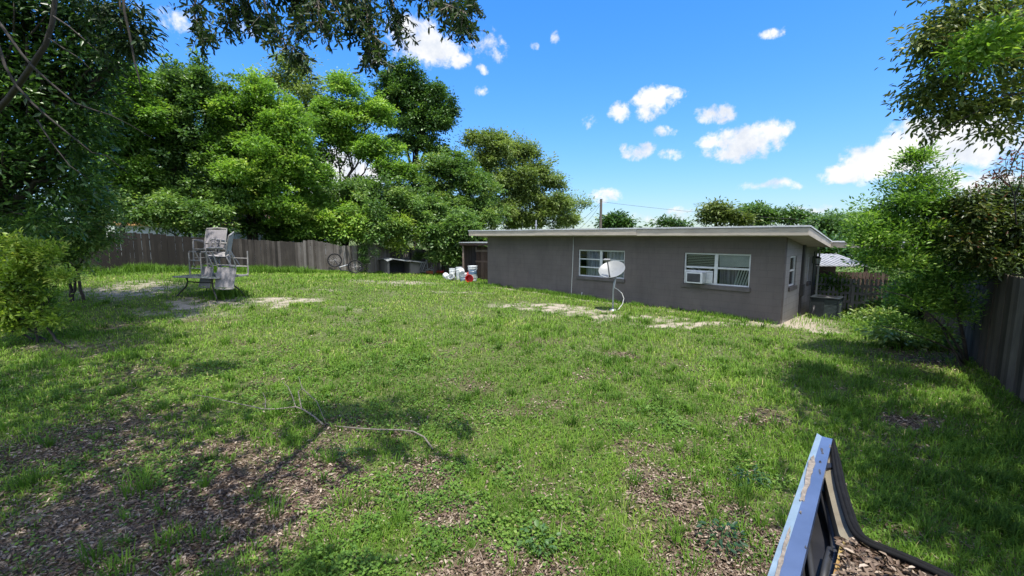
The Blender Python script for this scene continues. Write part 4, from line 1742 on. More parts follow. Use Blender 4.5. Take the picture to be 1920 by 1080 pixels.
for i in range(len(fine) - 1):
    p, q_ = fine[i], fine[i + 1]
    b_.add([p + dn_ * .012, q_ + dn_ * .012, np.array([q_[0], q_[1], .05]), np.array([p[0], p[1], .05])], [(0, 1, 2, 3)])
b_.build('front_panel', m_black, ve)
# beige channel between seal and dark inner trim
chl = [(1541, 868), (1546, 890), (1553, 920), (1562, 957), (1573, 1000), (1582, 1016)]
chr_ = [(1563, 840), (1570, 890), (1578, 925), (1588, 960), (1605, 1002), (1625, 1020)]
b_ = MB()
L_ = z_of(chl, ZV - .05)
R_ = z_of(chr_, ZV - .035)
for k in range(len(chl) - 1):
    b_.add([L_[k], R_[k], R_[k + 1], L_[k + 1]], [(0, 1, 2, 3)])
    b_.add([L_[k], L_[k + 1], np.array(L_[k + 1]) + dn_ * .06, np.array(L_[k]) + dn_ * .06], [(0, 1, 2, 3)])
b_.build('channel', m_beige, ve)
b_ = MB()
L_ = z_of([(1577, 1012), (1570, 1045), (1560, 1085), (1538, 1180)], ZV - .046)
R_ = z_of([(1586, 1018), (1582, 1045), (1576, 1085), (1556, 1180)], ZV - .055)
for k in range(3):
    b_.add([L_[k], R_[k], R_[k + 1], L_[k + 1]], [(0, 1, 2, 3)])
    b_.add([L_[k], L_[k + 1], np.array(L_[k + 1]) + dn_ * .06, np.array(L_[k]) + dn_ * .06], [(0, 1, 2, 3)])
b_.build('channel_edge', m_yel, ve)
b_ = MB()
b_.slab(z_of([(1546, 868), (1563, 868), (1562, 876), (1546, 878)], ZV - .03), .03)
b_.build('bracket', m_black, ve)
# dark inner trim and its ridges
b_ = MB()
b_.slab(z_of([(1545, 820), (1560, 840), (1560, 930), (1575, 1010), (1590, 1060), (1580, 1200), (1450, 1200), (1490, 1050)], ZV - .17), .02)
b_.build('inner_trim', m_black, ve)
b_ = MB()
m_gtrim = simple('grey_black_trim_ridge', (.035, .037, .042), .5, var=.3)
b_.tube(z_of([(1541, 925), (1551, 960), (1562, 1000), (1566, 1040), (1556, 1090), (1545, 1150)], ZV - .12), .014, 7)
b_.tube(z_of([(1515, 1015), (1519, 1050), (1524, 1090), (1528, 1150)], ZV - .14), .010, 7)
b_.tube(z_of([(1556, 1030), (1548, 1060), (1541, 1100)], ZV - .11), .012, 7)
b_.build('trim_ridge', m_gtrim, ve, smooth=True)
# leaves caught in the trough
b_ = MB()
trough = [(1579, 1010), (1602, 1004), (1650, 1030), (1700, 1050), (1760, 1078), (1850, 1125), (1990, 1205), (1560, 1205), (1574, 1080)]
b_.slab(z_of(trough, ZV - .075), .02)
b_.build('trough', simple('dirty_trough', (.06, .045, .03), .95, var=.5, scale=30), ve)
tl = Bag()
P = []
poly = [(1581, 1012), (1600, 1008), (1626, 1024), (1690, 1054), (1740, 1078), (1830, 1125), (1570, 1130), (1577, 1070)]


def inside(u, v):
    c = False
    for i in range(len(poly)):
        (x1, y1), (x2, y2) = poly[i], poly[i - 1]
        if (y1 > v) != (y2 > v) and u < (x2 - x1) * (v - y1) / (y2 - y1) + x1:
            c = not c
    return c


while len(P) < 2200:
    u, v = random.uniform(1570, 1830), random.uniform(1010, 1130)
    if inside(u, v):
        P.append(gp(u, v, ZV - .07 + random.uniform(0, .045)))
P = np.array(P)
n = len(P)
D = R.normal(size=(n, 3)) * np.array([1, 1, .25])
Ls = .016 + .024 * R.random(n)
tl.leaves(P, D, R.normal(size=(n, 3)) * .4 + np.array([0, 0, 1]), Ls, Ls * (.3 + .15 * R.random(n)), np.clip(R.normal(size=n) * .27 + .45, 0, 1), .25, True)
o = tl.build('trapped_leaves', litter_mat)
tag(o, 'dry brown leaves lying in the trough of the blue vehicle corner', 'leaves', kind='stuff')

# ------------------------------------------------------------------ fallen branches
m_bark = simple('grey_bark', (.17, .145, .12), .9, var=.5, scale=18, bmp=.6)
m_bark_dk = simple('dark_bark', (.045, .038, .032), .9, var=.5, scale=9, bmp=.7)
m_twig = simple('dry_pale_twig', (.17, .15, .125), .9, var=.35, scale=30)


def gpath(pts, lift):
    out = []
    for k, (u, v) in enumerate(pts):
        p = onground(u, v)
        out.append((p[0], p[1], p[2] + (lift[k] if hasattr(lift, '__len__') else lift)))
    return out


fb = thing('fallen_branch', 'bare forked dead branch lying across the shaded grass', 'branch', tuple(onground(540, 778)))
off = Vector(fb.location)


def tubes(root, name, lst, mat):
    b = MB()
    for (pts, r0, r1) in lst:
        n = len(pts)
        b.tube([Vector(p) - Vector(root.location) for p in pts], [r0 + (r1 - r0) * k / max(1, n - 1) for k in range(n)], 7)
    return b.build(name, mat, root, smooth=True)


tubes(fb, 'main_stem', [(gpath([(606, 800), (590, 788), (570, 777), (555, 774), (520, 777), (495, 777), (460, 768), (430, 760), (395, 752), (365, 746)], [.03, .05, .07, .09, .08, .08, .07, .06, .06, .05]), .013, .004)], m_twig)
tubes(fb, 'side_twig', [(gpath([(555, 774), (549, 757), (541, 742), (530, 733)], [.09, .12, .15, .16]), .008, .003), (gpath([(566, 776), (560, 752), (568, 748), (561, 731)], [.08, .15, .17, .22]), .009, .003), (gpath([(568, 748), (595, 768), (612, 800)], [.17, .12, .04]), .007, .004),
                        (gpath([(498, 777), (499, 764), (494, 755)], [.08, .13, .16]), .007, .003)], m_twig)
fs_ = thing('fallen_stick', 'long bent dead stick reaching out of the weeds beside the forked branch', 'branch', tuple(onground(740, 816)))
tubes(fs_, 'stem', [(gpath([(632, 806), (670, 811), (710, 815), (750, 817), (775, 820), (795, 829), (812, 845)], [.05, .06, .07, .08, .08, .07, .02]), .008, .011)], m_twig)

# broad-leaved weeds standing on the litter
weed_mat = leafmat('weed_leaves', [(0, (.02, .055, .025)), (.5, (.045, .11, .035)), (1, (.10, .18, .05))], .25, .45, .4)


def weed(label, u, v, n, r, h, tint, lw=.45):
    p = onground(u, v)
    o = thing('weed_plant', label, 'weed', tuple(p), group='broad leaved weeds in the near yard')
    bg = Bag()
    a = R.random(n) * 6.283
    rr = r * np.sqrt(R.random(n))
    P = np.stack([rr * np.cos(a), rr * np.sin(a), h * (.3 + .7 * R.random(n))], 1)
    D = np.stack([np.cos(a), np.sin(a), R.normal(size=n) * .3], 1) + R.normal(size=(n, 3)) * .3
    L = .035 + .035 * R.random(n)
    bg.leaves(P, D, R.normal(size=(n, 3)) * .3 + np.array([0, 0, 1]), L, L * lw, np.clip(tint + R.normal(size=n) * .2, 0, 1), .15, True)
    bg.build('leaves', weed_mat, o)
    b = MB()
    for k in range(7):
        t = random.uniform(0, 6.28)
        b.tube([(0, 0, -.01), (r * .4 * math.cos(t), r * .4 * math.sin(t), h * .5), (r * .7 * math.cos(t), r * .7 * math.sin(t), h * .7)], .003, 4)
    b.build('stem', weed_mat, o)


weed('dark leafy weed on the brown litter left of the blue vehicle corner', 1350, 1020, 70, .16, .14, .15)
weed('dark leafy weed in the grass left of the vehicle tip', 1405, 905, 60, .17, .13, .25)
weed('pale round-leaved weed among the low plants at the centre bottom', 1010, 1025, 45, .15, .12, .8, .7)
weed('small upright weed on the brown litter left of centre', 655, 860, 40, .12, .15, .5)

# ------------------------------------------------------------------ utility pole and wires
up = at(1126, 425, 55)
ut = thing('utility_pole', 'thin wooden utility pole rising beyond the house roof', 'pole', (up[0], 55, 0))
zt = at(1126, 373, 55)[2]
b_ = MB()
b_.tube([(0, 0, -.2), (0, 0, zt)], [.19, .15], 10)
b_.build('shaft', simple('pole_wood', (.12, .10, .085), .9, var=.3), ut)
m_wire = simple('dark_wire', (.02, .02, .02), .6)
for (lab, a_, e_, sag) in (('utility wire sloping from the pole toward the right trees', at(1126, 378, 55), at(1700, 418, 48), .5),
                          ('utility wire dropping left from the pole behind the roof', at(1125, 384, 55), at(1070, 440, 38), .4),
                          ('upper utility wire dropping far left from the pole', at(1125, 380, 55), at(1040, 440, 40), .5)):
    pts = [a_ + (e_ - a_) * t - np.array([0, 0, sag * 4 * t * (1 - t)]) for t in np.linspace(0, 1, 14)]
    b_ = MB()
    b_.tube([p - a_ for p in pts], .017, 5)
    o = b_.build('utility_wire', m_wire)
    o.location = a_
    tag(o, lab, 'wire')

# ------------------------------------------------------------------ neighbour's house behind the back fence
nh = thing('neighbour_house', 'pale house with tan gable glimpsed through trees behind the back fence', 'house', (-20.0, 33.5, 0), (0, 0, .45))
b_ = MB()
b_.box(-8, 5.5, 0, 7, 0, 3.3)
b_.build('wall', simple('pale_blue_siding', (.5, .55, .62), .7, var=.1), nh)
b_ = MB()
b_.box(-8.4, 5.9, -.4, 7.4, 3.305, 3.5)
b_.build('eaves', simple('tan_fascia', (.55, .3, .12), .7), nh)
b_ = MB()
b_.add([(-8.4, -.4, 3.505), (5.9, -.4, 3.505), (5.9, 7.4, 3.505), (-8.4, 7.4, 3.505), (-7, 3.5, 5.4), (4.5, 3.5, 5.4)], [(0, 1, 5, 4), (2, 3, 4, 5), (0, 4, 3), (1, 2, 5), (3, 2, 1, 0)])
b_.build('roof', simple('tan_shingle_roof', (.34, .22, .13), .9), nh)
for k in range(3):
    b_ = MB()
    b_.box(-6 + k * 4, -4.8 + k * 4, -.03, -.002, 1.2, 2.4)
    b_.build('window', m_white, nh)

# ------------------------------------------------------------------ trees
lm_bright = leafmat('bright_leaves', [(0, (0.049, 0.106, 0.021)), (.4, (0.115, 0.227, 0.032)), (.75, (0.212, 0.348, 0.051)), (1, (0.338, 0.438, 0.091))], .38, .45, .4, 1.6)
lm_mid = leafmat('mid_green_leaves', [(0, (0.039, 0.083, 0.024)), (.4, (0.089, 0.174, 0.040)), (.75, (0.168, 0.265, 0.062)), (1, (0.284, 0.348, 0.107))], .35, .42, .45, 1.5)
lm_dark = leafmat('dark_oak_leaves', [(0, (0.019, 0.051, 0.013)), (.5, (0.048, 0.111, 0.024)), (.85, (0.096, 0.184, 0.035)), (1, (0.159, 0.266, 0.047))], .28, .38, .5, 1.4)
lm_olive = leafmat('olive_leaves', [(0, (0.046, 0.073, 0.019)), (.5, (0.109, 0.152, 0.033)), (.85, (0.178, 0.218, 0.052)), (1, (0.264, 0.264, 0.085))], .33, .45, .4, 1.4)
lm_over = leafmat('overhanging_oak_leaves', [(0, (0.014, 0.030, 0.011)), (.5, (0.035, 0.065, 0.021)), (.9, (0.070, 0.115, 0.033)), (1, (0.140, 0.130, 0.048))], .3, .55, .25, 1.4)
lm_lime = leafmat('lime_shrub_leaves', [(0, (0.076, 0.141, 0.022)), (.4, (0.180, 0.281, 0.038)), (.8, (0.301, 0.397, 0.061)), (1, (0.436, 0.461, 0.107))], .4, .42, .4, 1.5)
lm_pale = leafmat('pale_feathery_leaves', [(0, (.055, .085, .025)), (.4, (.12, .18, .045)), (.75, (.19, .26, .07)), (1, (.27, .33, .11))], .4, .45, .4, 1.4)
lm_red = leafmat('reddish_leaves', [(0, (0.031, 0.059, 0.014)), (.45, (0.078, 0.112, 0.024)), (.7, (0.155, 0.158, 0.038)), (.85, (0.248, 0.092, 0.048)), (1, (0.310, 0.079, 0.057))], .33, .4, .45, 1.4)


def tree(name, label, cat, blobs, base, tr, n, per, cs, L, W, mat, group=None, tint=(.15, .85), trunks=1, lean=None, limbs=True, bark=None, extra=None, **kw):
    """trunk with limbs out to every blob, and a crown of leaf clumps"""
    root = thing(name, label, cat, (base[0], base[1], base[2]), group=group)
    B0_ = np.array(base, float)
    mb = MB()
    low = min(b[0][2] - b[1][2] * .3 for b in blobs)
    cx = np.mean([b[0] for b in blobs], axis=0)
    for t in range(trunks):
        o2 = np.array([R.normal() * .35 * (t > 0), R.normal() * .3 * (t > 0), 0])
        fork = np.array([B0_[0] + (cx[0] - B0_[0]) * .45 + R.normal() * .3 * t, B0_[1] + (cx[1] - B0_[1]) * .45, B0_[2] + max(.35, (low - B0_[2]) * .8 + (cx[2] - low) * .2)])
        limb(mb, o2 + np.array([0, 0, -.15]), fork - B0_, tr * (1 - .25 * t / max(1, trunks)), tr * .62, 9, .06, 7)
        if limbs:
            for k, b in enumerate(blobs):
                if k % trunks != t:
                    continue
                e_ = b[0] + np.array([0, 0, b[1][2] * .35])
                pts = limb(mb, fork - B0_, e_ - B0_, tr * .5, tr * .10, 6, .10, 7)
                for q in range(4):
                    d = sph(1)[0]
                    d[2] = abs(d[2]) * .7
                    j = 3 + q % 4
                    limb(mb, pts[j], b[0] + d * b[1] * .85 - B0_, tr * .17, tr * .04, 5, .12, 4)
    if extra:
        extra(mb, B0_)
    mb.build('trunk', bark or m_bark_dk, root, smooth=True)
    bg = Bag()
    crown(bg, [(b[0] - B0_, b[1]) for b in blobs], n, per, cs, L, W, tint, **kw)
    bg.build('crown', mat, root)
    return root


def gbase(u, Y, z=None):
    p = at(u, 440, Y)
    return (p[0], Y, float(height(p[0], Y)) if z is None else z)


GB = 'trees standing behind the back fence'
tree('broadleaf_tree', 'tall dark green tree behind the left end of the fence', 'tree',
     blobs_px([(330, 180, 65, 60), (285, 240, 60, 80), (395, 195, 60, 60), (340, 290, 95, 80), (270, 360, 70, 70), (400, 370, 80, 70), (330, 400, 90, 40)], 24.5), gbase(352, 25.2), .2, 3000, 28, .16, .165, .10, lm_mid, GB, (.0, .8), trunks=2, droop=-.1)
tree('broadleaf_tree', 'big rounded bright green tree in the middle of the fence line', 'tree',
     blobs_px([(480, 215, 75, 62), (540, 260, 55, 60), (430, 260, 50, 60), (500, 320, 95, 75), (560, 340, 45, 70), (450, 380, 60, 55), (545, 400, 60, 45), (480, 165, 30, 25)], 25.5), gbase(464, 26.5), .19, 3600, 28, .15, .155, .095, lm_bright, GB, (.15, .95), trunks=2, droop=-.1)
tree('broadleaf_tree', 'thin pale-topped tree rising behind the bright rounded tree', 'tree',
     blobs_px([(552, 135, 42, 32), (575, 175, 35, 30), (530, 165, 25, 25), (600, 215, 38, 35), (570, 230, 40, 40)], 35), gbase(600, 35, 0), .22, 560, 24, .32, .24, .10, lm_pale, GB, (.3, 1.0))
tree('broadleaf_tree', 'bright double-crowned tree with sky showing under its branches', 'tree',
     blobs_px([(648, 165, 32, 28), (660, 225, 62, 48), (710, 215, 28, 30), (640, 270, 40, 40), (700, 290, 50, 45), (740, 330, 35, 40), (670, 370, 60, 40), (615, 240, 20, 50)], 31), gbase(640, 31, 0), .17, 1900, 28, .18, .19, .11, lm_bright, GB, (.1, .85), trunks=3)
tree('oak_tree', 'tall dark-crowned oak standing highest behind the others', 'tree',
     blobs_px([(765, 160, 42, 34), (800, 185, 45, 35), (740, 190, 35, 40), (790, 230, 55, 38), (830, 225, 24, 40), (770, 270, 45, 26), (815, 285, 25, 22)], 40), gbase(776, 40, 0), .3, 1700, 28, .22, .23, .13, lm_dark, GB, (.2, 1.0))
tree('broadleaf_tree', 'dense mid green tree overgrown with vines beside the house roof', 'tree',
     blobs_px([(840, 320, 62, 40), (800, 370, 60, 55), (880, 350, 55, 50), (840, 400, 70, 50), (770, 410, 55, 50), (900, 400, 45, 40), (870, 440, 60, 35)], 32.5), gbase(832, 33, 0), .2, 3000, 28, .17, .18, .105, lm_mid, GB, (.15, .95), trunks=2, droop=-.1)
tree('broadleaf_tree', 'feathery pale tree left of the two behind the roof', 'tree',
     blobs_px([(905, 265, 36, 27), (935, 290, 34, 30), (910, 310, 30, 26), (950, 350, 50, 40), (930, 400, 45, 40)], 41), gbase(925, 41, 0), .2, 1300, 26, .25, .26, .11, lm_pale, GB, (.25, 1.0))
tree('broadleaf_tree', 'feathery pale tree right of the two behind the roof', 'tree',
     blobs_px([(978, 285, 32, 30), (1000, 320, 34, 30), (1030, 345, 30, 22), (990, 370, 45, 36), (1035, 395, 35, 35), (1060, 415, 22, 22), (985, 415, 45, 30)], 42), gbase(1000, 42, 0), .2, 1500, 26, .25, .26, .11, lm_pale, GB, (.2, .95))
tree('broadleaf_tree', 'sparse thin-leaved sapling at the right end of the tree row', 'tree',
     blobs_px([(1083, 378, 24, 14), (1072, 398, 18, 16), (1100, 385, 12, 8)], 44), gbase(1068, 44, 0), .08, 70, 18, .36, .28, .09, lm_pale, GB, (.3, 1.0), inner=.8)
tree('broadleaf_tree', 'light green tree between the dark oak edge and the fence trees', 'tree',
     blobs_px([(235, 150, 40, 30), (240, 215, 55, 50), (215, 290, 60, 60), (245, 345, 50, 50)], 22.0), gbase(228, 23), .14, 1800, 26, .15, .165, .09, lm_bright, GB, (.0, .75))
tree('broadleaf_tree', 'shady tree filling the gaps behind the dark and the bright fence trees', 'tree',
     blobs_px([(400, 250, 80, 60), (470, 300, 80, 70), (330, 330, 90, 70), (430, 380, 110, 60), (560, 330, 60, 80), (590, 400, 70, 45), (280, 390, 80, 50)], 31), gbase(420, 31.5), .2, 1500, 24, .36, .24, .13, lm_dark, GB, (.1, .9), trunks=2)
tree('broadleaf_tree', 'understory tree joining the bright crowns to the shrubs above the bicycle', 'tree',
     blobs_px([(620, 385, 50, 55), (680, 385, 50, 60), (740, 395, 50, 55), (800, 405, 45, 50), (850, 425, 45, 45)], 29), gbase(700, 29.6), .1, 1500, 26, .19, .18, .10, lm_mid, GB, (.0, .8), trunks=3)
# low growth along and over the fence
tree('fence_shrub', 'bright shrub spilling over the fence above the bicycle', 'shrub',
     blobs_px([(640, 412, 60, 36), (600, 435, 50, 35), (665, 440, 38, 28), (570, 430, 40, 30)], 26.6), gbase(610, 27.4), .08, 750, 26, .17, .21, .10, lm_bright, None, (.2, .95), trunks=2)
tree('fence_shrub', 'shrub leaning over the fence behind the patio table', 'shrub',
     blobs_px([(320, 405, 50, 40), (265, 395, 40, 50), (385, 410, 40, 32), (350, 430, 50, 16)], 21.9), gbase(330, 22.9), .06, 520, 24, .18, .19, .09, lm_mid, None, (.1, .8))
tree('fence_shrub', 'leafy shrub between trunks above the middle of the fence', 'shrub',
     blobs_px([(505, 430, 45, 26), (545, 440, 40, 30), (700, 425, 40, 40), (735, 435, 36, 24)], 26.9), gbase(545, 28), .08, 750, 24, .18, .22, .10, lm_mid, None, (.1, .9), trunks=2)
tree('vine_mass', 'thick vine mound sagging over the fence behind the buckets', 'vine',
     blobs_px([(835, 450, 45, 30), (870, 440, 40, 35), (822, 480, 18, 18), (848, 482, 26, 22), (805, 440, 25, 22), (890, 465, 20, 25)], 27.5, .6), gbase(850, 29, 0), .06, 900, 26, .17, .22, .11, lm_mid, None, (.15, .9), trunks=2)
tree('vine_mass', 'pale flowering vine hanging down the fence by the dog house', 'vine',
     blobs_px([(745, 435, 26, 34), (752, 462, 14, 16), (730, 455, 12, 18)], 27.2, .5), gbase(745, 28.6, 0), .04, 170, 22, .22, .18, .08, lm_lime, None, (.1, .8))
tree('vine_mass', 'narrow dark vine column hanging down the fence right of the bicycle', 'vine',
     blobs_px([(682, 470, 9, 14), (683, 490, 7, 16), (704, 478, 4, 14)], 25.9, .5), gbase(683, 26.6, 0), .03, 90, 18, .10, .10, .05, lm_dark, None, (.2, .9), limbs=False)
tree('vine_mass', 'small vine tuft clinging to the fence above the folding chair', 'vine',
     blobs_px([(786, 481, 9, 9), (780, 488, 5, 6)], 28.6, .5), gbase(786, 29.4, 0), .03, 30, 18, .12, .12, .06, lm_mid, None, (.2, .9), limbs=False)

# ---- dark oak on the left, close
def oak_limbs(mb, B0_):
    def px(lst, Y, r0, r1):
        P_ = [at(u, v, Y + d) - B0_ for (u, v, d) in lst]
        n = len(P_)
        mb.tube(P_, [r0 + (r1 - r0) * k / (n - 1) for k in range(n)], 7)
    px([(108, -60, 0), (103, 0, 0), (98, 45, 0), (85, 85, 0), (65, 115, .1), (45, 145, .2), (15, 185, .5), (-90, 300, 1)], 7.6, .03, .05)
    px([(-10, 30, 0), (20, 72, 0), (40, 100, 0), (60, 124, 0), (100, 160, 0), (140, 193, .1), (175, 206, .2), (205, 215, .3), (245, 235, .5), (290, 262, .8)], 7.0, .022, .005)
    px([(-12, 60, 0), (2, 100, 0), (10, 125, 0), (30, 160, 0), (62, 195, 0), (85, 215, 0), (115, 240, 0), (150, 268, .1), (172, 286, .2), (200, 292, .3), (240, 325, .5)], 6.7, .022, .005)
    px([(100, 30, 0), (130, 50, 0), (165, 80, 0), (200, 110, 0)], 6.9, .012, .004)
    px([(92, 72, 0), (115, 88, 0), (150, 110, 0), (175, 135, 0)], 6.9, .012, .004)
    px([(70, 225, 0), (95, 265, 0), (130, 310, 0), (165, 335, 0)], 6.8, .012, .004)
    px([(230, -20, 0), (233, 20, 0), (240, 50, 0), (246, 80, 0), (252, 115, 0), (260, 145, 0), (266, 170, 0)], 6.0, .018, .007)
    px([(224, -20, 0), (226, 40, 0), (227, 70, 0)], 6.2, .012, .006)


lo_bl = blobs_px([(60, 60, 130, 90), (170, 60, 70, 75), (30, 200, 120, 100), (130, 170, 85, 85), (80, 300, 95, 85), (20, 330, 90, 100), (155, 255, 40, 50), (205, 115, 38, 36), (50, 410, 80, 55), (125, 350, 48, 50)], 10.2)
lo_bl += [(np.array([-8.4, 6.2, 10.8]), np.array([1.5, 1.3, .9]))]  # leaf clump above the view, added to shade the limb below
lo_bl += blobs_px([(-60, -200, 220, 160), (120, -150, 130, 90), (-150, 100, 160, 180)], 10.2)
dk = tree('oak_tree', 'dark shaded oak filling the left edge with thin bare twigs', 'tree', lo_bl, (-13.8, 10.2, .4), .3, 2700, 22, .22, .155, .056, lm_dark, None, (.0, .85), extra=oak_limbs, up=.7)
# a spray of leaves that hangs out to the right against the sky
bg = Bag()
b0 = np.array(dk.location)
crown(bg, [(c - b0, r_) for c, r_ in blobs_px([(255, 88, 32, 14), (240, 60, 22, 30), (215, 95, 30, 22), (250, 25, 20, 22), (205, 30, 30, 30)], 6.3)], 85, 14, .10, .10, .028, (.0, .5), up=.4, droop=.5, hexa=True, inner=.7)
bg.build('hanging_spray', lm_over, dk)
tree('leafy_shrub', 'tall leafy shrub with sunlit tips under the dark oak', 'shrub',
     blobs_px([(165, 385, 48, 40), (130, 440, 55, 45), (175, 455, 32, 30), (110, 490, 50, 35), (60, 460, 60, 50), (185, 410, 26, 22), (20, 420, 50, 60)], 12.6), gbase(120, 12.9), .05, 900, 22, .17, .13, .055, lm_mid, None, (.1, 1.0), trunks=3)
tree('lime_shrub', 'small bright lime green shrub at the left edge of the lawn', 'shrub',
     blobs_px([(48, 497, 34, 22), (12, 525, 34, 30), (66, 528, 24, 22), (40, 565, 42, 24), (10, 592, 34, 18), (92, 552, 20, 9), (72, 592, 20, 12), (30, 612, 42, 10), (104, 600, 16, 7), (-10, 560, 34, 34), (40, 466, 9, 24), (95, 482, 11, 20), (115, 520, 16, 10), (15, 468, 10, 22), (70, 470, 8, 18)], 9.2), gbase(45, 9.3), .03, 620, 20, .11, .10, .042, lm_lime, None, (.1, 1.0), trunks=4, inner=.7, sub=8, lump=(.22, .5), droop=-.15)

# ---- oak overhead: hanging twigs at the top of the picture, canopy above and behind
ovb = (-3.2, -4.2, 0)
ov = thing('overhanging_oak', 'oak behind the viewpoint whose leafy twigs hang across the top of the sky', 'tree', ovb)
B_ = np.array(ovb)
mb = MB()
limb(mb, (0, 0, -.2), (.2, .6, 4.2), .33, .24, 10, .03, 8)
main = [np.array([.2, .6, 4.2]), np.array([.6, 3, 5.6]), np.array(at(520, -190, 4.4)) - B_, np.array(at(640, -150, 4.3)) - B_, np.array(at(800, -110, 4.2)) - B_]
mb.tube(main, [.09, .06, .04, .03, .02], 8)
limb(mb, (.2, .6, 4.2), (-2.6, 5.5, 7.6), .07, .03, 7, .06, 7)
limb(mb, (.2, .6, 4.2), (.5, 1, 8.6), .2, .07, 7, .06, 7)
limb(mb, (.2, .6, 4.2), (-1, 5, 8.0), .14, .05, 7, .06, 7)
twigs = [[(400, -130), (378, -40), (362, 20), (378, 66), (396, 78)], [(440, -140), (430, -50), (440, 10), (425, 50)], [(470, -150), (480, -50), (500, 20), (530, 70), (556, 95)], [(520, -150), (540, -40), (560, 20), (560, 60)],
         [(560, -150), (590, -50), (625, 10), (655, 55), (690, 75), (706, 108)], [(610, -150), (640, -60), (680, 0), (700, 60), (712, 112)], [(650, -150), (690, -60), (735, 0), (748, 40), (742, 58)], [(700, -140), (740, -50), (790, -5), (840, 10), (872, 22)],
         [(740, -130), (790, -40), (835, 15), (862, 42), (870, 52)], [(760, -130), (830, -60), (870, -10), (888, 8)], [(600, -120), (610, -40), (595, 10), (600, 45)], [(500, -120), (470, -40), (465, 20), (480, 45)], [(640, -120), (655, -50), (650, 0), (668, 30)]]
bg = Bag()
for k, tw in enumerate(twigs):
    Yt_ = 4.2 + .5 * math.sin(k * 2.4)
    tp_ = [at(u, v, Yt_ - .1 * q) - B_ for q, (u, v) in enumerate(tw)]
    mb.tube(tp_, [max(.002, .011 - .0022 * k_) for k_ in range(len(tp_))], 6)
    for q in range(40):
        t = 1.4 + (len(tp_) - 2.4) * R.random()
        i = min(int(t), len(tp_) - 2)
        p = tp_[i] + (tp_[i + 1] - tp_[i]) * (t - i)
        d = nrm((tp_[i + 1] - tp_[i]))
        sd = nrm(d * .6 + R.normal(size=3) * .65 + np.array([0, 0, -.35]))
        ln = (.10 + .14 * R.random())
        mb.tube([p, p + sd * ln * .6, p + sd * ln + np.array([0, 0, -.02])], [.003, .002, .001], 4)
        nl = 12
        tt = np.linspace(.2, 1, nl)
        P = p + sd * ln * tt[:, None]
        D = sd * .45 + R.normal(size=(nl, 3)) * .75 + np.array([0, 0, -.15])
        Ls = .042 + .026 * R.random(nl)
        bg.leaves(P, D, R.normal(size=(nl, 3)) * .6 + np.array([0, 0, .6]), Ls, Ls * .33, np.clip(R.normal(size=nl) * .22 + .4, 0, 1), .12, True)
# denser foliage right at the top edge and the canopy overhead
crown(bg, [(c - B_, r_) for c, r_ in blobs_px([(560, -10, 130, 40), (660, 5, 80, 38), (480, -20, 90, 34), (760, -30, 60, 26), (600, -110, 300, 85)], 4.4, .8)], 420, 16, .07, .056, .019, (.1, .6), up=.5, droop=.35, hexa=True, inner=.8)
bg.build('hanging_twigs', lm_over, ov)
mb.build('trunk', m_bark, ov, smooth=True)
bg = Bag()
crown(bg, [((np.array(c) - B_), np.array(r_)) for c, r_ in (((-5.6, 2.2, 8.0), (2.6, 2.0, 1.0)), ((-2.9, .3, 8.3), (1.7, 1.7, .9)), ((-8.6, 4.6, 8.4), (2.6, 2.2, 1.0)), ((-5.5, -.6, 8.6), (2.6, 2, 1)), ((-1.6, -1.4, 8.8), (1.2, 1.4, .8)), ((-3.6, -4.4, 9), (4.5, 3, 1.5)))],
      900, 26, .40, .19, .10, (.1, .7), up=.6)
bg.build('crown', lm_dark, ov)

# ---- right side
def right_limbs(mb, B0_):
    def px(lst, Y, r0, r1):
        P_ = [at(u, v, Y + d) - B0_ for (u, v, d) in lst]
        n = len(P_)
        mb.tube(P_, [r0 + (r1 - r0) * k / (n - 1) for k in range(n)], 7)
    px([(2080, -40, .2), (1990, -20, .1), (1920, 4, 0), (1880, 22, 0), (1835, 48, 0), (1800, 60, 0), (1760, 90, 0)], 5.9, .03, .006)
    px([(2060, 0, .2), (1960, 30, 0), (1900, 48, 0), (1850, 68, 0), (1800, 95, 0), (1740, 130, 0)], 5.7, .022, .005)
    px([(2050, 120, .2), (1950, 170, 0), (1880, 180, 0), (1820, 215, 0), (1780, 235, 0), (1740, 262, 0)], 5.6, .018, .004)
    px([(2050, 200, .2), (1980, 215, 0), (1930, 250, 0), (1905, 290, 0), (1890, 330, 0)], 5.6, .016, .004)


rb = blobs_px([(1790, 60, 60, 50), (1740, 110, 42, 45), (1850, 30, 60, 45), (1880, 110, 70, 60), (1800, 150, 60, 45), (1740, 190, 36, 45), (1790, 215, 50, 40), (1880, 200, 60, 40), (1740, 245, 28, 18), (1860, 245, 36, 18)], 5.8, .8)
rb += blobs_px([(2040, 60, 90, 160), (1820, -60, 80, 40), (1905, 262, 26, 14)], 6.0, .8)
rt = tree('overhanging_tree', 'broadleaf tree whose olive boughs reach in at the upper right corner', 'tree', rb, (9.6, 4.6, 0), .2, 720, 22, .13, .082, .030, lm_olive, None, (.2, 1.0), limbs=False, extra=right_limbs, up=.6, droop=.35, hexa=True, inner=.75)
bg = Bag()
b0 = np.array(rt.location)
crown(bg, [(c - b0, r_) for c, r_ in blobs_px([(1830, 100, 46, 22), (1870, 75, 40, 26), (1800, 118, 30, 10)], 5.2)], 75, 20, .11, .085, .034, (.35, .8), up=.7)
bg.build('sunlit_bough', lm_bright, rt)
bg = Bag()
crown(bg, [((np.array(c) - b0), np.array(r_)) for c, r_ in (((7.5, 2.4, 7.6), (2.6, 2.2, 1.2)), ((5.0, .9, 8.2), (1.9, 1.7, .9)), ((8.5, -.8, 8), (2.5, 2, 1.2)), ((5.6, 3.4, 6.8), (1.4, 1.3, .7)))], 420, 26, .40, .18, .085, (.1, .7), up=.6)
bg.build('high_crown', lm_dark, rt)

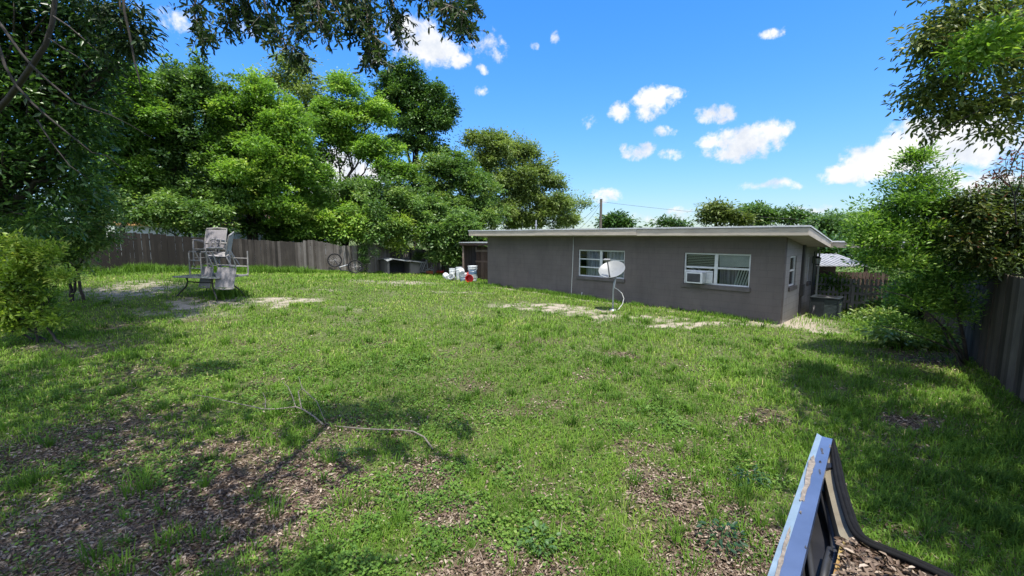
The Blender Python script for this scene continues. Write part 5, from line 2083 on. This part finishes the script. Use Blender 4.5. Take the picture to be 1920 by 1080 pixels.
bt = blobs_px([(1722, 300, 22, 26), (1720, 345, 50, 30), (1700, 385, 70, 30), (1745, 400, 60, 32), (1690, 430, 80, 32), (1650, 455, 60, 36), (1750, 460, 70, 42), (1655, 488, 34, 20), (1690, 500, 60, 30), (1770, 520, 50, 40), (1720, 560, 60, 34), (1672, 608, 40, 12), (1735, 622, 36, 12), (1780, 580, 36, 40)], 8.5)


def bush_limbs(mb, B0_):
    def px(lst, Y, r0, r1):
        P_ = [at(u, v, Y + d) - B0_ for (u, v, d) in lst]
        n = len(P_)
        mb.tube(P_, [r0 + (r1 - r0) * k / (n - 1) for k in range(n)], 7)
    px([(1812, 688, 0), (1800, 655, 0), (1780, 625, 0), (1745, 590, 0), (1700, 555, 0), (1655, 545, 0)], 8.25, .026, .007)
    px([(1815, 690, 0), (1808, 640, 0), (1790, 560, 0), (1765, 470, 0), (1735, 380, .1), (1724, 300, .2)], 8.3, .035, .006)
    px([(1814, 690, 0), (1790, 660, 0), (1750, 640, 0), (1700, 622, 0), (1650, 610, 0)], 8.2, .02, .006)


br = onground(1812, 690)
tree('bush_tree', 'cone-topped small tree leaning from the right fence over the lawn', 'tree', bt, (br[0], br[1], br[2]), .022, 2100, 18, .10, .080, .029, lm_bright, None, (.1, 1.0), limbs=False, extra=bush_limbs, up=.55, droop=-.25, inner=.75)
tree('hedge_shrub', 'dark reddish-tipped shrub hanging over the right fence', 'shrub',
     blobs_px([(1840, 430, 55, 50), (1890, 420, 50, 50), (1860, 490, 60, 45), (1920, 480, 60, 60), (1830, 380, 40, 22), (1890, 365, 36, 18), (1810, 455, 36, 36), (1950, 430, 60, 70)], 7.9), (9.7, 7.5, 0), .05, 1500, 20, .12, .095, .034, lm_red, None, (.0, .75), trunks=3, inner=.6)


def sprig(mb, B0_):
    for lst in ([(1905, 420, 0), (1902, 370, 0), (1888, 330, 0), (1885, 300, 0)], [(1902, 370, 0), (1915, 340, 0), (1918, 300, 0)], [(1895, 350, 0), (1870, 330, 0), (1862, 318, 0)]):
        P_ = [at(u, v, 7.0 + d) - B0_ for (u, v, d) in lst]
        mb.tube(P_, [.012 - .003 * k for k in range(len(P_))], 5)


tree('red_leaved_shrub', 'thin sprig with sparse dark red leaves at the right edge', 'shrub',
     blobs_px([(1888, 325, 30, 22), (1865, 335, 22, 18), (1905, 300, 16, 18), (1850, 352, 14, 10)], 7.0), (8.6, 6.6, 1.9), .014, 45, 6, .07, .085, .026, lm_red, None, (.75, 1.0), limbs=False, extra=sprig, inner=.9)
# undergrowth right of the house
for (lab, lst, Y, n, mt, tn) in (
        ('light green shrub growing against the brown fence behind the condenser', [(1570, 540, 30, 22), (1545, 530, 18, 12), (1590, 560, 26, 26), (1560, 565, 22, 16)], 15.4, 170, lm_bright, (.2, .9)),
        ('low leafy bush on the grass right of the condenser', [(1610, 604, 26, 9), (1645, 596, 30, 11)], 12.6, 90, lm_mid, (.3, 1.0)),
        ('dark bush tangled round the wheelbarrow by the grey pickets', [(1650, 578, 36, 16), (1685, 582, 40, 18), (1720, 560, 34, 26)], 13.2, 130, lm_dark, (.1, .9)),
        ('tall hedge growth closing the corner beyond the right fence', [(1700, 500, 50, 40), (1760, 480, 60, 60), (1660, 470, 40, 20), (1610, 525, 45, 30, 4), (1660, 530, 45, 30, 4), (1560, 520, 40, 22, 5)], 17.5, 560, lm_mid, (.1, .8)),
        ('low weeds bush in shade under the leaning small tree', [(1690, 640, 40, 10), (1740, 640, 36, 12), (1660, 625, 30, 8)], 9.6, 90, lm_mid, (.3, 1.0))):
    bl_ = blobs_px(lst, Y)
    c = np.mean([b[0] for b in bl_], axis=0)
    tree('undergrowth_bush', lab, 'bush', bl_, (c[0], c[1] + .1, 0), .03, n, 20, .14, .13, .055, mt, None, tn, trunks=2)

# ---- far trees over the roof
FG = 'distant trees beyond the house roof'
tree('far_tree', 'small round dark tree beyond the roof beside the utility pole', 'tree', blobs_px([(1156, 415, 20, 11), (1145, 422, 16, 10), (1170, 422, 16, 9)], 62), gbase(1156, 62, 0), .3, 150, 22, .5, .5, .25, lm_dark, FG, (.2, .9), inner=.5)
tree('far_tree', 'low sparse shrubby tree barely topping the middle of the roof', 'tree', blobs_px([(1250, 420, 22, 7), (1275, 423, 18, 6)], 60), gbase(1258, 60, 0), .2, 70, 18, .45, .45, .2, lm_dark, FG, (.2, .9), inner=.8)
tree('far_tree', 'wide airy tree above the roof over the right window', 'tree', blobs_px([(1345, 398, 30, 20), (1330, 412, 18, 14), (1365, 408, 22, 16), (1385, 415, 18, 13)], 52), gbase(1350, 52, 0), .25, 220, 22, .42, .42, .19, lm_olive, FG, (.1, .8), inner=.6)
tree('far_tree', 'clumpy rounded tree next right of the wide airy one', 'tree', blobs_px([(1417, 396, 24, 16), (1440, 405, 20, 13), (1405, 408, 20, 15), (1425, 418, 24, 12)], 54), gbase(1420, 54, 0), .25, 200, 22, .42, .42, .19, lm_mid, FG, (.1, .75), inner=.6)
tree('far_tree', 'small forked tree above the right roof corner', 'tree', blobs_px([(1492, 405, 18, 11), (1512, 412, 14, 9), (1480, 415, 12, 8)], 54), gbase(1495, 54, 0), .25, 110, 20, .4, .42, .19, lm_dark, FG, (.2, .9), inner=.7)
for k, (lab, lst, Y) in enumerate((
        ('wooded rise tree nearest the roof corner', [(1545, 425, 30, 16), (1565, 440, 40, 20)], 48),
        ('wooded rise tree with the highest far crown right of the roof', [(1580, 418, 34, 17), (1600, 440, 40, 24)], 50),
        ('wooded rise tree fading behind the leaning small tree', [(1635, 420, 36, 20), (1650, 445, 40, 25)], 52),
        ('dark tree filling the gap under the carport roof edge', [(1550, 478, 34, 14), (1590, 480, 36, 16), (1530, 470, 20, 16)], 30))):
    tree('far_tree', lab, 'tree', blobs_px(lst, Y), gbase(lst[0][0], Y, 0), .25, 300, 24, .45, .38, .17, lm_mid if k != 3 else lm_dark, FG, (.0, .7), inner=.5)

# ------------------------------------------------------------------ sky
w = bpy.data.worlds.new('World')
scene.world = w
w.use_nodes = True
nt = w.node_tree
nt.nodes.clear()
out = nt.nodes.new('ShaderNodeOutputWorld')
sky = nt.nodes.new('ShaderNodeTexSky')
sky.sky_type = 'NISHITA'
sky.sun_disc = False
SUN = Vector((.05, -.30, .953)).normalized()
sky.sun_elevation = math.asin(SUN.z)
sky.sun_rotation = math.atan2(SUN.x, SUN.y)
sky.air_density = 1.0
sky.dust_density = .5
sky.ozone_density = 2.0
hs = nt.nodes.new('ShaderNodeHueSaturation')
hs.inputs['Saturation'].default_value = SKY_SAT
hs.inputs['Hue'].default_value = SKY_HUE
tn = nt.nodes.new('ShaderNodeVectorMath')
tn.operation = 'MULTIPLY'
tn.inputs[1].default_value = (.79, .895, 1.055)
nt.links.new(sky.outputs[0], tn.inputs[0])
nt.links.new(tn.outputs[0], hs.inputs['Color'])
bw = nt.nodes.new('ShaderNodeRGBToBW')
nt.links.new(hs.outputs[0], bw.inputs[0])
dv = nt.nodes.new('ShaderNodeMath')
dv.operation = 'MULTIPLY_ADD'
nt.links.new(bw.outputs[0], dv.inputs[0])
dv.inputs[1].default_value = SKY_K
dv.inputs[2].default_value = 1.0
vd = nt.nodes.new('ShaderNodeVectorMath')
vd.operation = 'DIVIDE'
nt.links.new(hs.outputs[0], vd.inputs[0])
nt.links.new(dv.outputs[0], vd.inputs[1])
bgn = nt.nodes.new('ShaderNodeBackground')
nt.links.new(vd.outputs[0], bgn.inputs[0])
bgn.inputs[1].default_value = SKY_STR
tc = nt.nodes.new('ShaderNodeTexCoord')
sp = nt.nodes.new('ShaderNodeSeparateXYZ')
nt.links.new(tc.outputs['Generated'], sp.inputs[0])


def M(op, a, b=None, c=None, clamp=False):
    n = nt.nodes.new('ShaderNodeMath')
    n.operation = op
    n.use_clamp = clamp
    for k, q in enumerate((a, b, c)):
        if q is None:
            continue
        if isinstance(q, (int, float)):
            n.inputs[k].default_value = q
        else:
            nt.links.new(q, n.inputs[k])
    return n.outputs[0]


az = M('ARCTAN2', sp.outputs[0], sp.outputs[1])
el = M('ARCSINE', sp.outputs[2])


def wn(scale, detail, rough, dist=0.0):
    n = nt.nodes.new('ShaderNodeTexNoise')
    n.inputs['Scale'].default_value = scale
    n.inputs['Detail'].default_value = detail
    n.inputs['Roughness'].default_value = rough
    n.inputs['Distortion'].default_value = dist
    nt.links.new(tc.outputs['Generated'], n.inputs['Vector'])
    return n


nw = wn(9, 3, .5)
nsep = nt.nodes.new('ShaderNodeSeparateColor')
nt.links.new(nw.outputs['Color'], nsep.inputs[0])
azd = M('ADD', az, M('MULTIPLY', M('SUBTRACT', nsep.outputs[0], .5), .05))
eld = M('ADD', el, M('MULTIPLY', M('SUBTRACT', nsep.outputs[1], .5), .04))
CL = [(800, 85, 62, 38, 1.2), (770, 55, 50, 32, 1), (852, 112, 28, 20, 1), (915, 85, 24, 22, .35), (905, 128, 12, 9, .5), (1040, 70, 8, 14, .3), (900, 172, 12, 9, .3), (1165, 210, 22, 17, .8), (1235, 185, 42, 26, 1), (1218, 212, 18, 14, .8),
      (1340, 213, 34, 15, .9), (1390, 262, 75, 32, 1.2), (1445, 243, 38, 26, 1.2), (1360, 285, 42, 20, 1), (1335, 265, 30, 14, 1), (1195, 282, 36, 15, .8), (1260, 290, 24, 10, .6), (1440, 62, 26, 9, .5), (1450, 344, 66, 9, .7), (1533, 388, 42, 8, .5),
      (1137, 364, 26, 13, .9), (1250, 245, 17, 9, .5), (1103, 227, 14, 9, .5), (1725, 272, 95, 56, 1.5), (1650, 298, 70, 38, 1.3), (1600, 316, 56, 20, 1.2), (1810, 262, 110, 56, 1.5), (1860, 350, 90, 24, 1), (1780, 330, 60, 20, .7), (640, 320, 80, 46, 1.2), (610, 350, 60, 30, 1.),
      (330, 40, 46, 18, .35), (455, 58, 26, 12, .4), (700, 112, 22, 10, .6), (1255, 396, 34, 6, .4), (1220, 408, 60, 10, .35), (1000, 90, 6, 6, .3)]
mx_ = None
FILL_CLOUDS = [(2.5, .75, .7, .4), (-2.6, .6, .6, .35), (1.75, .55, .4, .3), (-1.8, .8, .45, .3), (3.0, .3, .4, .2), (-2.9, 1.1, .9, .25), (1.3, 1.15, .6, .22), (-1.2, .95, .4, .2), (.2, 1.25, .8, .16), (2.1, .2, .3, .14), (-2.1, .22, .35, .15)]  # clouds mostly out of view, added as fill light for the shade
for (u, v, ru, rv, s_) in CL:
    r_ = ray(u, v)
    r_ = r_ / np.linalg.norm(r_)
    r2 = ray(u + ru, v)
    r2 = r2 / np.linalg.norm(r2)
    r3 = ray(u, v - rv)
    r3 = r3 / np.linalg.norm(r3)
    a0_, e0_ = math.atan2(r_[0], r_[1]), math.asin(r_[2])
    ra = abs(math.atan2(r2[0], r2[1]) - a0_) * 1.15
    re = abs(math.asin(r3[2]) - e0_) * 1.15
    dx_ = M('DIVIDE', M('SUBTRACT', azd, a0_), ra)
    dy_ = M('DIVIDE', M('SUBTRACT', eld, e0_), re)
    d2 = M('ADD', M('MULTIPLY', dx_, dx_), M('MULTIPLY', dy_, dy_))
    mm = M('MULTIPLY', M('SUBTRACT', 1.0, d2), s_)
    mx_ = mm if mx_ is None else M('MAXIMUM', mx_, mm)
for (a0_, e0_, ra, re) in FILL_CLOUDS:
    dx_ = M('DIVIDE', M('SUBTRACT', azd, a0_), ra)
    dy_ = M('DIVIDE', M('SUBTRACT', eld, e0_), re)
    mm = M('SUBTRACT', 1.0, M('ADD', M('MULTIPLY', dx_, dx_), M('MULTIPLY', dy_, dy_)))
    mx_ = M('MAXIMUM', mx_, mm)
nd = wn(34, 7, .62, .3)
nd2 = wn(90, 5, .6, .2)
al_ = M('ADD', M('ADD', mx_, M('MULTIPLY', M('SUBTRACT', nd.outputs['Fac'], .5), 2.9)), M('MULTIPLY', M('SUBTRACT', nd2.outputs['Fac'], .5), 1.1))
mr = nt.nodes.new('ShaderNodeMapRange')
mr.interpolation_type = 'SMOOTHSTEP'
nt.links.new(al_, mr.inputs[0])
mr.inputs[1].default_value = -.12
mr.inputs[2].default_value = .95
ns2 = wn(13, 5, .6)
cr = nt.nodes.new('ShaderNodeValToRGB')
cr.color_ramp.elements[0].position = .36
cr.color_ramp.elements[0].color = (.70, .76, .86, 1)
cr.color_ramp.elements[1].position = .56
cr.color_ramp.elements[1].color = (1, 1, 1, 1)
nt.links.new(ns2.outputs['Fac'], cr.inputs[0])
bgc = nt.nodes.new('ShaderNodeBackground')
nt.links.new(cr.outputs[0], bgc.inputs[0])
cs_r = nt.nodes.new('ShaderNodeMapRange')
nt.links.new(sp.outputs[1], cs_r.inputs[0])
cs_r.inputs[1].default_value = .25
cs_r.inputs[2].default_value = -.15
cs_r.inputs[3].default_value = CLOUD_STR
cs_r.inputs[4].default_value = 1.0  # clouds behind the camera brightened to add fill
nt.links.new(cs_r.outputs[0], bgc.inputs[1])
ms = nt.nodes.new('ShaderNodeMixShader')
nt.links.new(mr.outputs[0], ms.inputs[0])
nt.links.new(bgn.outputs[0], ms.inputs[1])
nt.links.new(bgc.outputs[0], ms.inputs[2])
nt.links.new(ms.outputs[0], out.inputs[0])

sl = bpy.data.lights.new('sun', 'SUN')
sl.energy = SUN_STR
sl.angle = math.radians(.5)
sl.color = (1.0, .95, .87)
so = bpy.data.objects.new('sun', sl)
C.objects.link(so)
so.rotation_euler = SUN.to_track_quat('Z', 'Y').to_euler()

cam = bpy.data.cameras.new('camera')
cam.sensor_width = 36
cam.lens = F / 1920 * 36
cam.clip_end = 3000
cam.clip_start = .05
co = bpy.data.objects.new('camera', cam)
C.objects.link(co)
co.location = (0, 0, CH)
co.rotation_euler = (math.pi / 2 - TH, 0, 0)
scene.camera = co
scene.view_settings.view_transform = 'Standard'
scene.view_settings.look = 'None'
scene.view_settings.exposure = EXPO
scene.view_settings.gamma = 1
scene.cycles.max_bounces = 8
scene.cycles.transparent_max_bounces = 8
scene.cycles.use_denoising = True
